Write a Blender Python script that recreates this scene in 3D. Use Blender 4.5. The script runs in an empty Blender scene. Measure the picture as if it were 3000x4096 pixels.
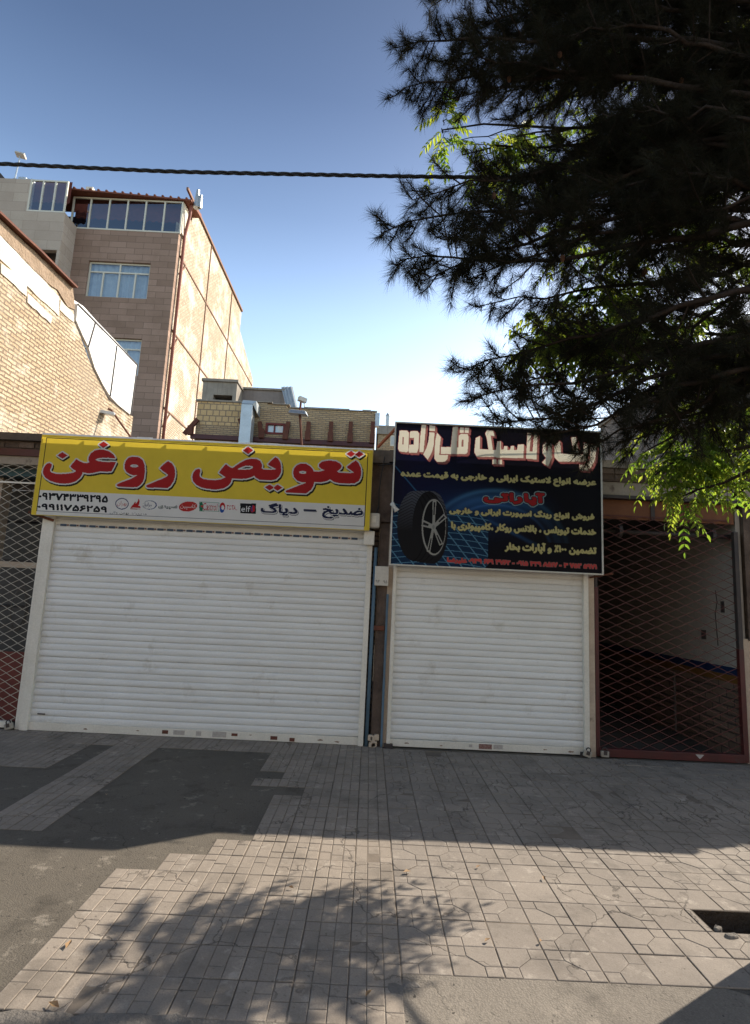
import bpy, math, random, unicodedata
import numpy as np
from mathutils import Vector, Matrix
random.seed(7)
rng = np.random.default_rng(7)
SC = bpy.context.scene
COL = SC.collection

# ------------------------------------------------------------------ camera
F, CX, CY, H = 2257.0, 1500.0, 2048.0, 1.7
_dy = np.array([-20, -342, -F]); _dy /= np.linalg.norm(_dy)
_dz = np.array([700, 14850, -F]); _dz -= _dz.dot(_dy) * _dy; _dz /= np.linalg.norm(_dz)
RM = np.stack([np.cross(_dy, _dz), _dy, _dz])
CAM = np.array([0.0, 0.0, H])
cam = bpy.data.cameras.new('camera'); cam_o = bpy.data.objects.new('camera', cam); COL.objects.link(cam_o)
cam.sensor_fit = 'VERTICAL'; cam.sensor_height = 36; cam.lens = 36 * F / 4096; cam.clip_start = .05; cam.clip_end = 3000
_m = Matrix([list(RM[i]) + [CAM[i]] for i in range(3)] + [[0, 0, 0, 1]])
cam_o.matrix_world = _m
SC.camera = cam_o


def at(px, py, ax, v):
    """point where the sight line through a photo pixel meets the plane axis=v"""
    r = RM @ np.array([px - CX, CY - py, -F])
    return CAM + (v - CAM[ax]) / r[ax] * r


# ------------------------------------------------------------------ light
SUN = Vector((1.125, .703, 1.0)).normalized()
EL = math.asin(SUN.z); AZ = math.atan2(SUN.x, SUN.y)
w = bpy.data.worlds.new('World'); SC.world = w; w.use_nodes = True
nt = w.node_tree; sky = nt.nodes.new('ShaderNodeTexSky'); sky.sky_type = 'NISHITA'; sky.sun_disc = False
sky.sun_elevation = EL; sky.sun_rotation = AZ; sky.air_density = 1.0; sky.dust_density = 2.2; sky.ozone_density = 1.3; sky.altitude = 900
bg = nt.nodes['Background']; bg.inputs[1].default_value = .1
# dusty dry air: the sky is paler and brighter low down, deeper blue overhead
_tc = nt.nodes.new('ShaderNodeTexCoord'); _sx = nt.nodes.new('ShaderNodeSeparateXYZ'); nt.links.new(_tc.outputs['Generated'], _sx.inputs[0])
_rp = nt.nodes.new('ShaderNodeValToRGB'); nt.links.new(_sx.outputs['Z'], _rp.inputs[0]); _el = _rp.color_ramp.elements
_el[0].position = .2; _el[0].color = (1, .96, .84, 1); _el[1].position = .86; _el[1].color = (.17, .178, .19, 1)
for _p, _c in ((.36, (.92, .86, .75)), (.46, (.74, .72, .66)), (.58, (.46, .46, .45)), (.7, (.28, .29, .305))):
    _e = _el.new(_p); _e.color = _c + (1,)
_mu = nt.nodes.new('ShaderNodeMix'); _mu.data_type = 'RGBA'; _mu.blend_type = 'MULTIPLY'; _mu.inputs[0].default_value = 1
nt.links.new(sky.outputs[0], _mu.inputs[6]); nt.links.new(_rp.outputs[0], _mu.inputs[7])
_sc = nt.nodes.new('ShaderNodeVectorMath'); _sc.operation = 'SCALE'; _sc.inputs[3].default_value = 2.6
nt.links.new(_mu.outputs[2], _sc.inputs[0]); nt.links.new(_sc.outputs[0], bg.inputs[0])
sun = bpy.data.lights.new('sun', 'SUN'); sun.energy = 5.0; sun.angle = math.radians(.42); sun.color = (1, .915, .79)
sun_o = bpy.data.objects.new('sun', sun); COL.objects.link(sun_o); sun_o.location = (20, 12, 18)
sun_o.rotation_euler = SUN.to_track_quat('Z', 'Y').to_euler()
vs = SC.view_settings; vs.view_transform = 'Standard'; vs.look = 'None'; vs.exposure = .9; vs.gamma = 1

# ------------------------------------------------------------------ object helpers


def tag(o, label=None, cat=None, group=None, kind=None):
    if label: o['label'] = label
    if cat: o['category'] = cat
    if group: o['group'] = group
    if kind: o['kind'] = kind
    return o


def thing(name, loc, label, cat, group=None):
    o = bpy.data.objects.new(name, None); COL.objects.link(o); o.location = loc; o.empty_display_size = .1
    return tag(o, label, cat, group)


def wloc(o):
    v = Vector(o.location)
    while o.parent: o = o.parent; v += Vector(o.location)
    return v


class MB:
    def __init__(s): s.v = []; s.f = []; s.n = 0; s.tone = []

    def add(s, vs, fs, tone=0.5):
        s.v.append(np.asarray(vs, float).reshape(-1, 3))
        for q in fs: s.f.append([i + s.n for i in q]); s.tone.append(tone)
        s.n += len(vs); return s

    def box(s, x0, x1, y0, y1, z0, z1, tone=.5):
        return s.add([(x0, y0, z0), (x1, y0, z0), (x1, y1, z0), (x0, y1, z0), (x0, y0, z1), (x1, y0, z1), (x1, y1, z1), (x0, y1, z1)],
                     [(3, 2, 1, 0), (4, 5, 6, 7), (0, 1, 5, 4), (1, 2, 6, 5), (2, 3, 7, 6), (3, 0, 4, 7)], tone)

    def prism(s, poly, ax, a, b, tone=.5):
        """poly: 2-D outline in the plane normal to axis ax, extruded from a to b"""
        n = len(poly); o = [i for i in range(3) if i != ax]; vs = []
        for t in (a, b):
            for p in poly:
                q = [0, 0, 0]; q[ax] = t; q[o[0]] = p[0]; q[o[1]] = p[1]; vs.append(q)
        fs = [list(range(n))[::-1], list(range(n, 2 * n))] + [(i, (i + 1) % n, n + (i + 1) % n, n + i) for i in range(n)]
        return s.add(vs, fs, tone)

    def tube(s, pts, r, n=6, cap=True, tone=.5):
        pts = [Vector(p) for p in pts]; m = len(pts); rr = r if hasattr(r, '__len__') else [r] * m
        vs = []; up = None
        for i, p in enumerate(pts):
            d = (pts[min(i + 1, m - 1)] - pts[max(i - 1, 0)]).normalized()
            if up is None: up = d.orthogonal().normalized()
            u = (up - d * up.dot(d))
            u = u.normalized() if u.length > 1e-5 else d.orthogonal().normalized()
            up = u; w_ = d.cross(u)
            for k in range(n):
                a = 2 * math.pi * k / n; vs.append(p + (u * math.cos(a) + w_ * math.sin(a)) * rr[i])
        fs = [(i * n + k, i * n + (k + 1) % n, (i + 1) * n + (k + 1) % n, (i + 1) * n + k) for i in range(m - 1) for k in range(n)]
        if cap: fs += [list(range(n))[::-1], list(range((m - 1) * n, m * n))]
        return s.add([tuple(v) for v in vs], fs, tone)

    def bar(s, a, b, wx, wy=None, up=(0, 0, 1), tone=.5):
        """box section between two points"""
        a = Vector(a); b = Vector(b); d = (b - a).normalized(); wy = wx if wy is None else wy
        u = Vector(up); u = (u - d * u.dot(d)); u = u.normalized() if u.length > 1e-4 else d.orthogonal().normalized()
        v = d.cross(u); vs = []
        for p in (a, b):
            for (i, j) in ((-1, -1), (1, -1), (1, 1), (-1, 1)): vs.append(tuple(p + v * (i * wx / 2) + u * (j * wy / 2)))
        return s.add(vs, [(3, 2, 1, 0), (4, 5, 6, 7), (0, 1, 5, 4), (1, 2, 6, 5), (2, 3, 7, 6), (3, 0, 4, 7)], tone)

    def build(s, name, mat, parent=None, smooth=False, bevel=0, label=None, tone=False):
        me = bpy.data.meshes.new(name); v = np.concatenate(s.v)
        me.from_pydata(v.tolist(), [], s.f); me.update()
        if tone:
            a = me.attributes.new('tone', 'FLOAT', 'FACE'); a.data.foreach_set('value', s.tone)
        return link(name, me, mat, parent, smooth, bevel, label)


def link(name, me, mat, parent=None, smooth=False, bevel=0, label=None):
    o = bpy.data.objects.new(name, me); COL.objects.link(o); me.materials.append(mat)
    if smooth: me.polygons.foreach_set('use_smooth', [True] * len(me.polygons))
    if parent is not None:
        o.parent = parent; o.matrix_parent_inverse = Matrix.Translation(-wloc(parent)) if parent.type == 'EMPTY' else Matrix.Identity(4)
    if bevel:
        b = o.modifiers.new('bevel', 'BEVEL'); b.width = bevel; b.segments = 2; b.limit_method = 'ANGLE'; b.harden_normals = False
    if label: o['label'] = label
    return o


# ------------------------------------------------------------------ material helpers
class NT:
    def __init__(s, name):
        s.m = bpy.data.materials.new(name); s.m.use_nodes = True; s.t = s.m.node_tree; s.b = s.t.nodes['Principled BSDF']
        s.out = s.t.nodes['Material Output']

    def n(s, typ, ins=None, **pr):
        n = s.t.nodes.new(typ)
        for k, v in pr.items(): setattr(n, k, v)
        for k, v in (ins or {}).items(): s.set(n.inputs[k], v)
        return n

    def set(s, sock, v):
        if isinstance(v, bpy.types.NodeSocket): s.t.links.new(v, sock)
        else: sock.default_value = (tuple(v) + (1,)) if isinstance(v, (tuple, list)) and len(v) == 3 and sock.type == 'RGBA' else v

    def mix(s, f, a, b, mode='MIX'):
        n = s.t.nodes.new('ShaderNodeMix'); n.data_type = 'RGBA'; n.blend_type = mode
        s.set(n.inputs[0], f); s.set(n.inputs[6], a); s.set(n.inputs[7], b); return n.outputs[2]

    def math(s, op, a, b=0.0, clamp=False):
        n = s.t.nodes.new('ShaderNodeMath'); n.operation = op; n.use_clamp = clamp; s.set(n.inputs[0], a); s.set(n.inputs[1], b); return n.outputs[0]

    def noise(s, scale, detail=6, rough=.6, vec=None, dist=0):
        n = s.n('ShaderNodeTexNoise', {'Scale': scale, 'Detail': detail, 'Roughness': rough, 'Distortion': dist})
        s.t.links.new(vec or s.obj(), n.inputs['Vector']); return n.outputs['Fac']

    def obj(s):
        if not hasattr(s, '_o'): s._o = s.n('ShaderNodeTexCoord').outputs['Object']
        return s._o

    def ramp(s, v, lo, hi):
        n = s.n('ShaderNodeMapRange', {'From Min': lo, 'From Max': hi}); s.set(n.inputs['Value'], v); n.clamp = True; return n.outputs[0]

    def stretch(s, x, y, z):
        n = s.n('ShaderNodeMapping'); n.inputs['Scale'].default_value = (x, y, z); s.t.links.new(s.obj(), n.inputs['Vector']); return n.outputs[0]

    def bump(s, h, strength=.4, dist=.01):
        n = s.n('ShaderNodeBump', {'Strength': strength, 'Distance': dist}); s.set(n.inputs['Height'], h)
        s.t.links.new(n.outputs[0], s.b.inputs['Normal']); return n

    def fin(s, col, rough=.8, spec=.3, metal=0):
        s.set(s.b.inputs['Base Color'], col); s.set(s.b.inputs['Roughness'], rough); s.b.inputs['Specular IOR Level'].default_value = spec
        s.b.inputs['Metallic'].default_value = metal; return s.m


def surf(name, c1, c2=None, scale=2.5, rough=.8, bump=.25, bscale=60, spec=.3, metal=0, streak=0, tone=0, bdist=.004, dirt=None, dscale=4, dlo=.55, dhi=.7):
    k = NT(name); c2 = c2 or tuple(x * .75 for x in c1)
    col = k.mix(k.ramp(k.noise(scale), .3, .7), c1, c2)
    col = k.mix(k.ramp(k.noise(bscale * .6, 4), .25, .75), k.mix(1, col, (.82, .82, .82), 'MULTIPLY'), col)
    if streak < 0: col = k.mix(k.math('MULTIPLY', k.ramp(k.noise(1, 6, vec=k.stretch(.7, 1, 11)), .48, .72), -streak), col, (.3, .26, .21)); streak = 0
    if streak: col = k.mix(k.math('MULTIPLY', k.ramp(k.noise(1, 5, vec=k.stretch(9, 9, .5)), .5, .75), streak), col, (.09, .075, .06))
    if dirt: col = k.mix(k.ramp(k.noise(dscale, 8, .7), dlo, dhi), col, dirt)
    if tone:
        a = k.n('ShaderNodeAttribute', attribute_name='tone').outputs['Fac']
        col = k.mix(1, col, k.mix(a, (1 - tone, 1 - tone, 1 - tone), (1 + tone * .5, 1 + tone * .5, 1 + tone * .5)), 'MULTIPLY')
    if bump: k.bump(k.noise(bscale, 5), bump, bdist)
    return k.fin(col, rough, spec, metal)


def brick(name, axis, c1, c2, mort, bw=.22, bh=.065, ms=.012, bump=.8, stain=(.25, .2, .15), stain_amt=.5, bdist=.012, rough_edges=.006, splash=0):
    """brick wall; axis = the axis the wall faces"""
    k = NT(name); sx = k.n('ShaderNodeSeparateXYZ', {'Vector': k.obj()})
    vec = k.n('ShaderNodeCombineXYZ', {'X': sx.outputs['Y' if axis == 'x' else 'X'], 'Y': sx.outputs['Z']}).outputs[0]
    nz = k.n('ShaderNodeTexNoise', {'Scale': 9.0, 'Detail': 3.0}); k.t.links.new(k.obj(), nz.inputs['Vector'])
    off = k.n('ShaderNodeVectorMath', operation='MULTIPLY_ADD'); k.t.links.new(nz.outputs['Color'], off.inputs[0])
    off.inputs[1].default_value = (rough_edges * 4,) * 3; k.t.links.new(vec, off.inputs[2])
    b = k.n('ShaderNodeTexBrick', {'Color1': c1, 'Color2': c2, 'Mortar': mort, 'Scale': 1.0, 'Mortar Size': ms, 'Mortar Smooth': .25, 'Bias': 0.0, 'Brick Width': bw, 'Row Height': bh})
    k.t.links.new(off.outputs[0], b.inputs['Vector'])
    col = k.mix(k.ramp(k.noise(30, 5), .2, .8), k.mix(1, b.outputs['Color'], (.72, .7, .68), 'MULTIPLY'), b.outputs['Color'])
    col = k.mix(k.math('MULTIPLY', k.ramp(k.noise(.9, 7, .65), .48, .7), stain_amt), col, stain)
    if splash: col = k.mix(k.math('MULTIPLY', k.ramp(k.noise(.7, 8, .72), .47, .6), splash), col, (.74, .67, .56)); col = k.mix(k.math('MULTIPLY', k.ramp(k.noise(5, 6, .7), .55, .68), .45), col, (.2, .15, .11))
    h = k.math('ADD', k.math('MULTIPLY', b.outputs['Fac'], -1.0), k.math('MULTIPLY', k.noise(45, 5), .5))
    k.bump(h, bump, bdist)
    return k.fin(col, .9, .15)


def plain(name, c, rough=.5, spec=.4, metal=0): return NT(name).fin(c, rough, spec, metal)


M = {}
M['shutter'] = surf('painted_slats', (.715, .71, .685), (.665, .655, .625), 1.6, .45, .05, 200, .4, streak=-.22, dirt=(.36, .32, .26), dscale=2.2, dlo=.58, dhi=.8)
M['white_metal'] = surf('white_metal', (.7, .66, .58), (.6, .56, .48), 3, .5, .1, 90, .4, dirt=(.2, .14, .1), dscale=7, dlo=.66, dhi=.78)
M['rust'] = surf('rust', (.16, .06, .035), (.1, .04, .03), 8, .8, .3, 90, .2)
M['dark_steel'] = surf('dark_steel', (.035, .03, .03), (.06, .045, .04), 8, .6, .2, 90, .3)
M['red_paint'] = surf('red_paint', (.08, .012, .011), (.052, .011, .01), 6, .5, .15, 90, .4, dirt=(.05, .04, .04), dscale=9, dlo=.62, dhi=.72)
M['red_mesh'] = surf('red_mesh', (.12, .03, .025), (.085, .026, .022), 6, .6, 0, 90, .3)
M['grey_mesh'] = surf('grey_mesh', (.5, .46, .38), (.36, .32, .26), 6, .6, 0, 90, .3)
M['blue_steel'] = surf('blue_steel', (.09, .16, .22), (.07, .11, .15), 6, .55, .2, 80, .3, dirt=(.14, .07, .04), dscale=8, dlo=.62, dhi=.72)
M['plaster_pier'] = surf('plaster_pier', (.5, .4, .3), (.38, .3, .23), 5, .9, .4, 70, .2, dirt=(.12, .09, .07), dscale=6, dlo=.62, dhi=.76)
M['old_wall'] = surf('old_wall', (.16, .12, .095), (.07, .052, .044), 4, .95, .8, 40, .1, bdist=.02)
M['old_brick'] = brick('old_brick', 'y', (.2, .15, .11), (.14, .1, .075), (.08, .06, .05), .2, .065, .014, 1, (.05, .04, .035), .7)
M['concrete'] = surf('concrete', (.34, .3, .255), (.24, .21, .175), 2, .95, .5, 40, .1, bdist=.015, streak=.5)
M['beam_white'] = surf('beam_white', (.34, .3, .25), (.25, .21, .17), 3, .9, .4, 50, .1, dirt=(.1, .075, .06), dscale=5, dlo=.56, dhi=.7)
M['orange_board'] = surf('orange_board', (.2, .085, .04), (.15, .06, .03), 2, .7, .1, 60, .2)
M['roof_felt'] = surf('roof_felt', (.07, .06, .055), (.12, .1, .085), 3, .95, .5, 40, .1)
M['alu'] = surf('aluminium_edge', (.55, .54, .5), (.45, .42, .36), 6, .45, .05, 90, .5)
M['plaster_in'] = surf('inner_plaster', (.44, .4, .355), (.36, .33, .29), 1.2, .9, .1, 30, .1)
M['blue_band'] = plain('blue_band', (.006, .02, .07), .6)
M['orange_band'] = surf('orange_band', (.18, .085, .02), (.15, .07, .017), 5, .7, .1)
M['stone_in'] = brick('inner_stone', 'x', (.22, .15, .11), (.15, .1, .075), (.08, .06, .05), .3, .1, .012, 1, (.1, .08, .06), .5)
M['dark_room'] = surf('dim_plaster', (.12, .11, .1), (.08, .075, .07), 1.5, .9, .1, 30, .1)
M['screed'] = surf('floor_screed', (.14, .125, .11), (.09, .08, .07), 2, .9, .2, 30, .1)
M['buff_brick_x'] = brick('buff_brick_side', 'x', (.6, .47, .32), (.48, .36, .23), (.24, .18, .13), .2, .056, .011, 1, (.34, .28, .21), .5, .03, .009, .7)
M['buff_brick_y'] = brick('buff_brick_front', 'y', (.6, .43, .25), (.48, .33, .18), (.28, .22, .16), .23, .066, .013, 1, (.3, .24, .17), .4, .018)
M['square_brick'] = brick('square_brick_front', 'y', (.7, .5, .27), (.58, .39, .19), (.3, .23, .16), .21, .2, .016, .9, (.3, .22, .14), .25, .015)
M['pale_brick'] = brick('pale_brick_side', 'x', (.6, .51, .39), (.46, .37, .265), (.26, .2, .15), .24, .1, .016, 1, (.4, .28, .18), .6, .02, .009, .6)
M['white_block'] = surf('white_block', (.72, .66, .56), (.6, .53, .42), 4, .9, .6, 30, .1, bdist=.02)
M['mud_plaster'] = surf('mud_plaster', (.34, .25, .18), (.26, .19, .13), 5, .95, .9, 22, .1, bdist=.03)
M['white_sheet'] = surf('white_sheet', (.78, .77, .74), (.72, .7, .66), 2, .5, .05, 40, .4)
M['brown_tile'] = brick('brown_cladding', 'y', (.37, .255, .2), (.28, .19, .145), (.19, .13, .105), .8, .3, .012, .3, (.15, .1, .07), .35, .004, .0)
M['beige_tile'] = brick('beige_cladding', 'y', (.5, .42, .35), (.44, .36, .3), (.25, .2, .17), 1.2, .45, .006, .2, (.3, .24, .19), .4, .004, .0)
M['beige_tile_x'] = brick('beige_cladding_side', 'x', (.52, .44, .37), (.46, .38, .31), (.25, .2, .17), 1.2, .45, .006, .2, (.3, .24, .19), .4, .004, .0)
M['frame_white'] = plain('window_frame_white', (.55, .52, .44), .5)
M['curtain'] = surf('curtain_cloth', (.5, .52, .52), (.4, .42, .42), 3, .9, 0, 40, .1)
M['valance'] = surf('valance_cloth', (.16, .05, .04), (.1, .035, .03), 3, .9, 0, 40, .1)
M['roof_tile'] = surf('roof_tile', (.24, .085, .05), (.17, .06, .04), 9, .7, .4, 30, .2)
M['galv'] = surf('galvanised', (.5, .53, .54), (.42, .45, .46), 4, .4, .05, 40, .5, metal=.5)
M['grey_render'] = surf('grey_render', (.27, .235, .215), (.21, .18, .165), .8, .95, .3, 20, .1, streak=.25)
M['cable'] = plain('cable_black', (.012, .012, .013), .6)
M['bark'] = surf('bark', (.05, .036, .028), (.028, .021, .017), 6, .95, 1, 25, .1, bdist=.03)
M['twig'] = surf('twig_bark', (.04, .029, .022), (.026, .02, .016), 6, .9, 0, 25, .1)
M['white_plastic'] = surf('white_plastic', (.55, .52, .46), (.48, .44, .38), 5, .5, .05, 60, .4)
M['cloth_white'] = surf('white_rag', (.62, .6, .56), (.5, .48, .44), 20, .9, .2, 90, .1)
M['lock_steel'] = surf('lock_steel', (.42, .39, .33), (.3, .27, .23), 12, .45, .1, 90, .5, metal=.4)
M['soil'] = surf('soil', (.13, .1, .075), (.08, .062, .047), 9, .98, 1, 30, .1, bdist=.05)
M['stone'] = surf('rubble_stone', (.2, .18, .16), (.13, .115, .1), 6, .95, .8, 35, .1, bdist=.02)
M['sticker_blue'] = plain('sticker_blue', (.03, .06, .11), .5)
M['sticker_red'] = surf('sticker_red', (.15, .05, .04), (.3, .2, .17), 60, .6, 0)
M['sticker_pale'] = surf('sticker_pale', (.45, .42, .38), (.34, .3, .27), 40, .6, 0)
M['ink'] = plain('ink_black', (.02, .02, .02), .6)
M['teal'] = surf('teal_box', (.05, .11, .12), (.03, .06, .07), 3, .6, 0)
M['red_panel'] = surf('red_panel', (.17, .04, .03), (.12, .03, .024), 2, .6, .1, 50, .3)
M['yellow_metal'] = plain('yellow_vinyl_edge', (.58, .42, .06), .5)


def pavement_mat(name, c1, c2, tone, crack=.6):
    k = NT(name)
    col = k.mix(k.ramp(k.noise(1.3, 6), .3, .7), c1, c2)
    col = k.mix(k.ramp(k.noise(140, 3), .3, .7), k.mix(1, col, (.78, .77, .76), 'MULTIPLY'), col)
    col = k.mix(k.math('MULTIPLY', k.ramp(k.noise(3.1, 7, .7), .52, .72), .6), col, tuple(x * .42 for x in c2))
    col = k.mix(k.math('MULTIPLY', k.ramp(k.noise(1.1, 5, .6, dist=1.2), .56, .68), .35), col, tuple(x * .5 for x in c2))
    col = k.mix(k.math('MULTIPLY', k.ramp(k.noise(7, 8, .75), .56, .66), .4), col, (.42, .37, .31))
    col = k.mix(k.math('MULTIPLY', k.ramp(k.noise(38, 3), .66, .72), .6), col, (.06, .05, .042))
    a = k.n('ShaderNodeAttribute', attribute_name='tone').outputs['Fac']
    col = k.mix(1, col, k.mix(a, (1 - tone,) * 3, (1 + tone,) * 3), 'MULTIPLY')
    # cracks: thin wandering lines, only in some places
    dv = k.n('ShaderNodeTexNoise', {'Scale': 5.0, 'Detail': 6.0}); k.t.links.new(k.obj(), dv.inputs['Vector'])
    ad = k.n('ShaderNodeVectorMath', operation='MULTIPLY_ADD'); k.t.links.new(dv.outputs['Color'], ad.inputs[0]); ad.inputs[1].default_value = (.35,) * 3; k.t.links.new(k.obj(), ad.inputs[2])
    vo = k.n('ShaderNodeTexVoronoi', {'Scale': 1.5}, feature='DISTANCE_TO_EDGE'); k.t.links.new(ad.outputs[0], vo.inputs['Vector'])
    line = k.math('SUBTRACT', 1.0, k.ramp(vo.outputs['Distance'], .003, .011))
    line = k.math('MULTIPLY', line, k.ramp(k.noise(.9, 3), .43, .52)); line = k.math('MULTIPLY', line, crack)
    col = k.mix(line, col, (.035, .028, .024))
    h = k.math('SUBTRACT', k.math('ADD', k.math('MULTIPLY', k.noise(150, 4), .35), k.math('MULTIPLY', k.noise(18, 4), .6)), line)
    k.bump(h, .45, .006)
    return k.fin(col, .85, .2)


def asphalt_mat(name, c1, c2, pit=.6):
    k = NT(name)
    col = k.mix(k.ramp(k.noise(.9, 6), .32, .68), c1, c2)
    vo = k.n('ShaderNodeTexVoronoi', {'Scale': 110.0}); k.t.links.new(k.obj(), vo.inputs['Vector'])
    col = k.mix(k.math('MULTIPLY', k.ramp(vo.outputs['Distance'], .1, .6), .4), col, k.mix(1, col, (.5, .5, .5), 'MULTIPLY'))
    pits = k.math('MULTIPLY', k.ramp(k.noise(55, 3), .6, .7), k.ramp(k.noise(1.7, 5), .42, .62))
    col = k.mix(k.math('MULTIPLY', pits, pit), col, (.03, .027, .024))
    col = k.mix(k.math('MULTIPLY', k.ramp(k.noise(2.6, 7, .7), .54, .7), .6), col, tuple(x * .35 for x in c2))
    col = k.mix(k.math('MULTIPLY', k.ramp(k.noise(5.5, 6, .7), .58, .66), .55), col, (.25, .215, .175))
    col = k.mix(k.math('MULTIPLY', k.ramp(k.noise(24, 2), .7, .74), .8), col, (.02, .018, .016))
    dv = k.n('ShaderNodeTexNoise', {'Scale': 3.0, 'Detail': 7.0}); k.t.links.new(k.obj(), dv.inputs['Vector'])
    ad = k.n('ShaderNodeVectorMath', operation='MULTIPLY_ADD'); k.t.links.new(dv.outputs['Color'], ad.inputs[0]); ad.inputs[1].default_value = (.5,) * 3; k.t.links.new(k.obj(), ad.inputs[2])
    ve = k.n('ShaderNodeTexVoronoi', {'Scale': 1.1}, feature='DISTANCE_TO_EDGE'); k.t.links.new(ad.outputs[0], ve.inputs['Vector'])
    line = k.math('MULTIPLY', k.math('SUBTRACT', 1.0, k.ramp(ve.outputs['Distance'], .001, .007)), k.ramp(k.noise(.6, 3), .5, .6))
    col = k.mix(k.math('MULTIPLY', line, .7), col, (.03, .026, .022))
    h = k.math('SUBTRACT', k.math('ADD', k.math('MULTIPLY', vo.outputs['Distance'], -.5), k.math('MULTIPLY', k.noise(14, 5), .8)), k.math('ADD', pits, line))
    k.bump(h, .5, .008)
    return k.fin(col, .9, .2)


M['tile_left'] = pavement_mat('block_paving', (.285, .24, .195), (.23, .194, .158), .13)
M['tile_right'] = pavement_mat('octagon_paving', (.268, .23, .192), (.21, .18, .152), .11)
M['bed'] = surf('joint_sand', (.19, .155, .125), (.12, .1, .08), 3, .95, .4, 60, .1, dirt=(.2, .165, .13), dscale=1.2, dlo=.5, dhi=.7)
M['asphalt'] = asphalt_mat('asphalt', (.143, .122, .096), (.106, .091, .073), .85)

# ------------------------------------------------------------------ ground
YF = 6.85                                            # plane of the shutters
hx0, hx1, hy0, hy1 = 1.94, 2.95, 3.3, 3.56           # tree pit
g = MB(); B = 400
for (x0, x1, y0, y1) in ((-B, hx0, -B, B), (hx1, B, -B, B), (hx0, hx1, -B, hy0), (hx0, hx1, hy1, B)):
    g.add([(x0, y0, .005), (x1, y0, .005), (x1, y1, .005), (x0, y1, .005)], [(0, 1, 2, 3)])
tag(g.build('ground', M['asphalt']), kind='structure')
M['front_concrete'] = asphalt_mat('dusty_concrete', (.225, .195, .16), (.18, .155, .128), .45)
fc = [(-.73, 2.53), (-.7, 2.6), (-.5, 2.57), (-.26, 2.6), (-.1, 2.64), (.1, 2.72), (.225, 2.8), (.23, 2.863), (1.72, 2.863), (1.8, 2.82), (1.93, 3.0), (2.1, 3.28), (2.6, 3.29), (9, 3.29), (9, -1), (-.9, -1), (-.86, 2.0), (-.78, 2.3)]
n_ = len(fc); tag(MB().add([(a, b, .0085) for a, b in fc] + [(a, b, 0) for a, b in fc], [list(range(n_))[::-1]] + [(i, (i + 1) % n_, n_ + (i + 1) % n_, n_ + i) for i in range(n_)]).build('kerb_concrete', M['front_concrete']), kind='structure')
p = MB()
p.add([(hx0, hy0, -.22), (hx1, hy0, -.22), (hx1, hy1, -.25), (hx0, hy1, -.25), (hx0, hy0, .005), (hx1, hy0, .005), (hx1, hy1, .005), (hx0, hy1, .005)],
      [(0, 1, 2, 3), (0, 3, 7, 4), (3, 2, 6, 7), (2, 1, 5, 6), (1, 0, 4, 5)])
tag(p.build('tree_pit', M['soil']), kind='structure')

YR = [2.29, 2.53, 2.77, 3.01, 3.25, 3.485, 3.715, 3.95, 4.185, 4.42, 4.65, 4.88, 5.1, 5.31, 5.52, 5.73, 5.95, 6.16, 6.37, 6.6, 6.84]
XB = .225; TW = .2405


def covered(i, j):
    """is left-hand paving tile (column i leftwards from the border, row j) missing, showing asphalt?"""
    x = XB - (i + .5) * TW; y = (YR[j] + YR[j + 1]) / 2
    if y > 6.3: return False
    if x > -.5: return y < 2.6
    if y < 4.07:
        if y > 3.95: return x < -1.0
        if y > 3.72: return x < -1.33
        return x < -1.46 or y < (2.65 if x < -.75 else 2.55)
    if y < 5.1: return not (x > -.74 or strip(x, y))
    if y < 5.31: return not (x > -.5 or strip(x, y))
    if y < 5.52: return not (x > -.98 or strip(x, y))
    if y < 5.73: return not (x > -.74 or strip(x, y) or (x < -2.83 and y > 5.6))
    return not (x > -.98 or strip(x, y) or x < -2.83)


def strip(x, y): return -2.66 < x < -2.18 and y > 4.0


def piece(mb, poly, z, inset, tone):
    """a paving piece with slightly chamfered top edge"""
    c = np.mean(poly, axis=0); n = len(poly)
    def ins(d):
        out = []
        for i in range(n):
            p0, p1, p2 = (np.array(poly[(i + k) % n]) for k in (-1, 0, 1))
            a = p1 - p0; b = p2 - p1; a = a / (np.linalg.norm(a) + 1e-9); b = b / (np.linalg.norm(b) + 1e-9)
            na = np.array([-a[1], a[0]]); nb = np.array([-b[1], b[0]]); m = na + nb; m = m / max(np.dot(m, m) / 2, .5)
            out.append(p1 + m * d)
        return out
    tx, ty = random.uniform(-.009, .009), random.uniform(-.009, .009)
    zz = lambda q, h: h + (q[0] - c[0]) * tx + (q[1] - c[1]) * ty
    a = ins(inset); b = ins(inset + .003)
    vs = [(q[0], q[1], .001) for q in a] + [(q[0], q[1], zz(q, z - .002)) for q in a] + [(q[0], q[1], zz(q, z)) for q in b]
    fs = [list(range(2 * n, 3 * n))]
    for k in (0, 1): fs += [(k * n + i, k * n + (i + 1) % n, (k + 1) * n + (i + 1) % n, (k + 1) * n + i) for i in range(n)]
    mb.add(vs, fs, tone)


def area(poly): return sum(poly[i][0] * poly[(i + 1) % len(poly)][1] - poly[(i + 1) % len(poly)][0] * poly[i][1] for i in range(len(poly))) / 2


def tile(mb, x0, x1, y0, y1, pieces, wear, skew=0):
    base = random.gauss(.5, .16); z0 = .0105 + random.gauss(0, .0012)
    for pc in pieces:
        poly = [np.array((x0 + u * (x1 - x0), y0 + v * (y1 - y0))) for u, v in pc]
        if area(poly) < 0: poly = poly[::-1]
        piece(mb, poly, z0 + random.gauss(0, .0008), random.uniform(.0008, .002) * wear, min(1, max(0, base + random.gauss(0, .1))))


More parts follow.
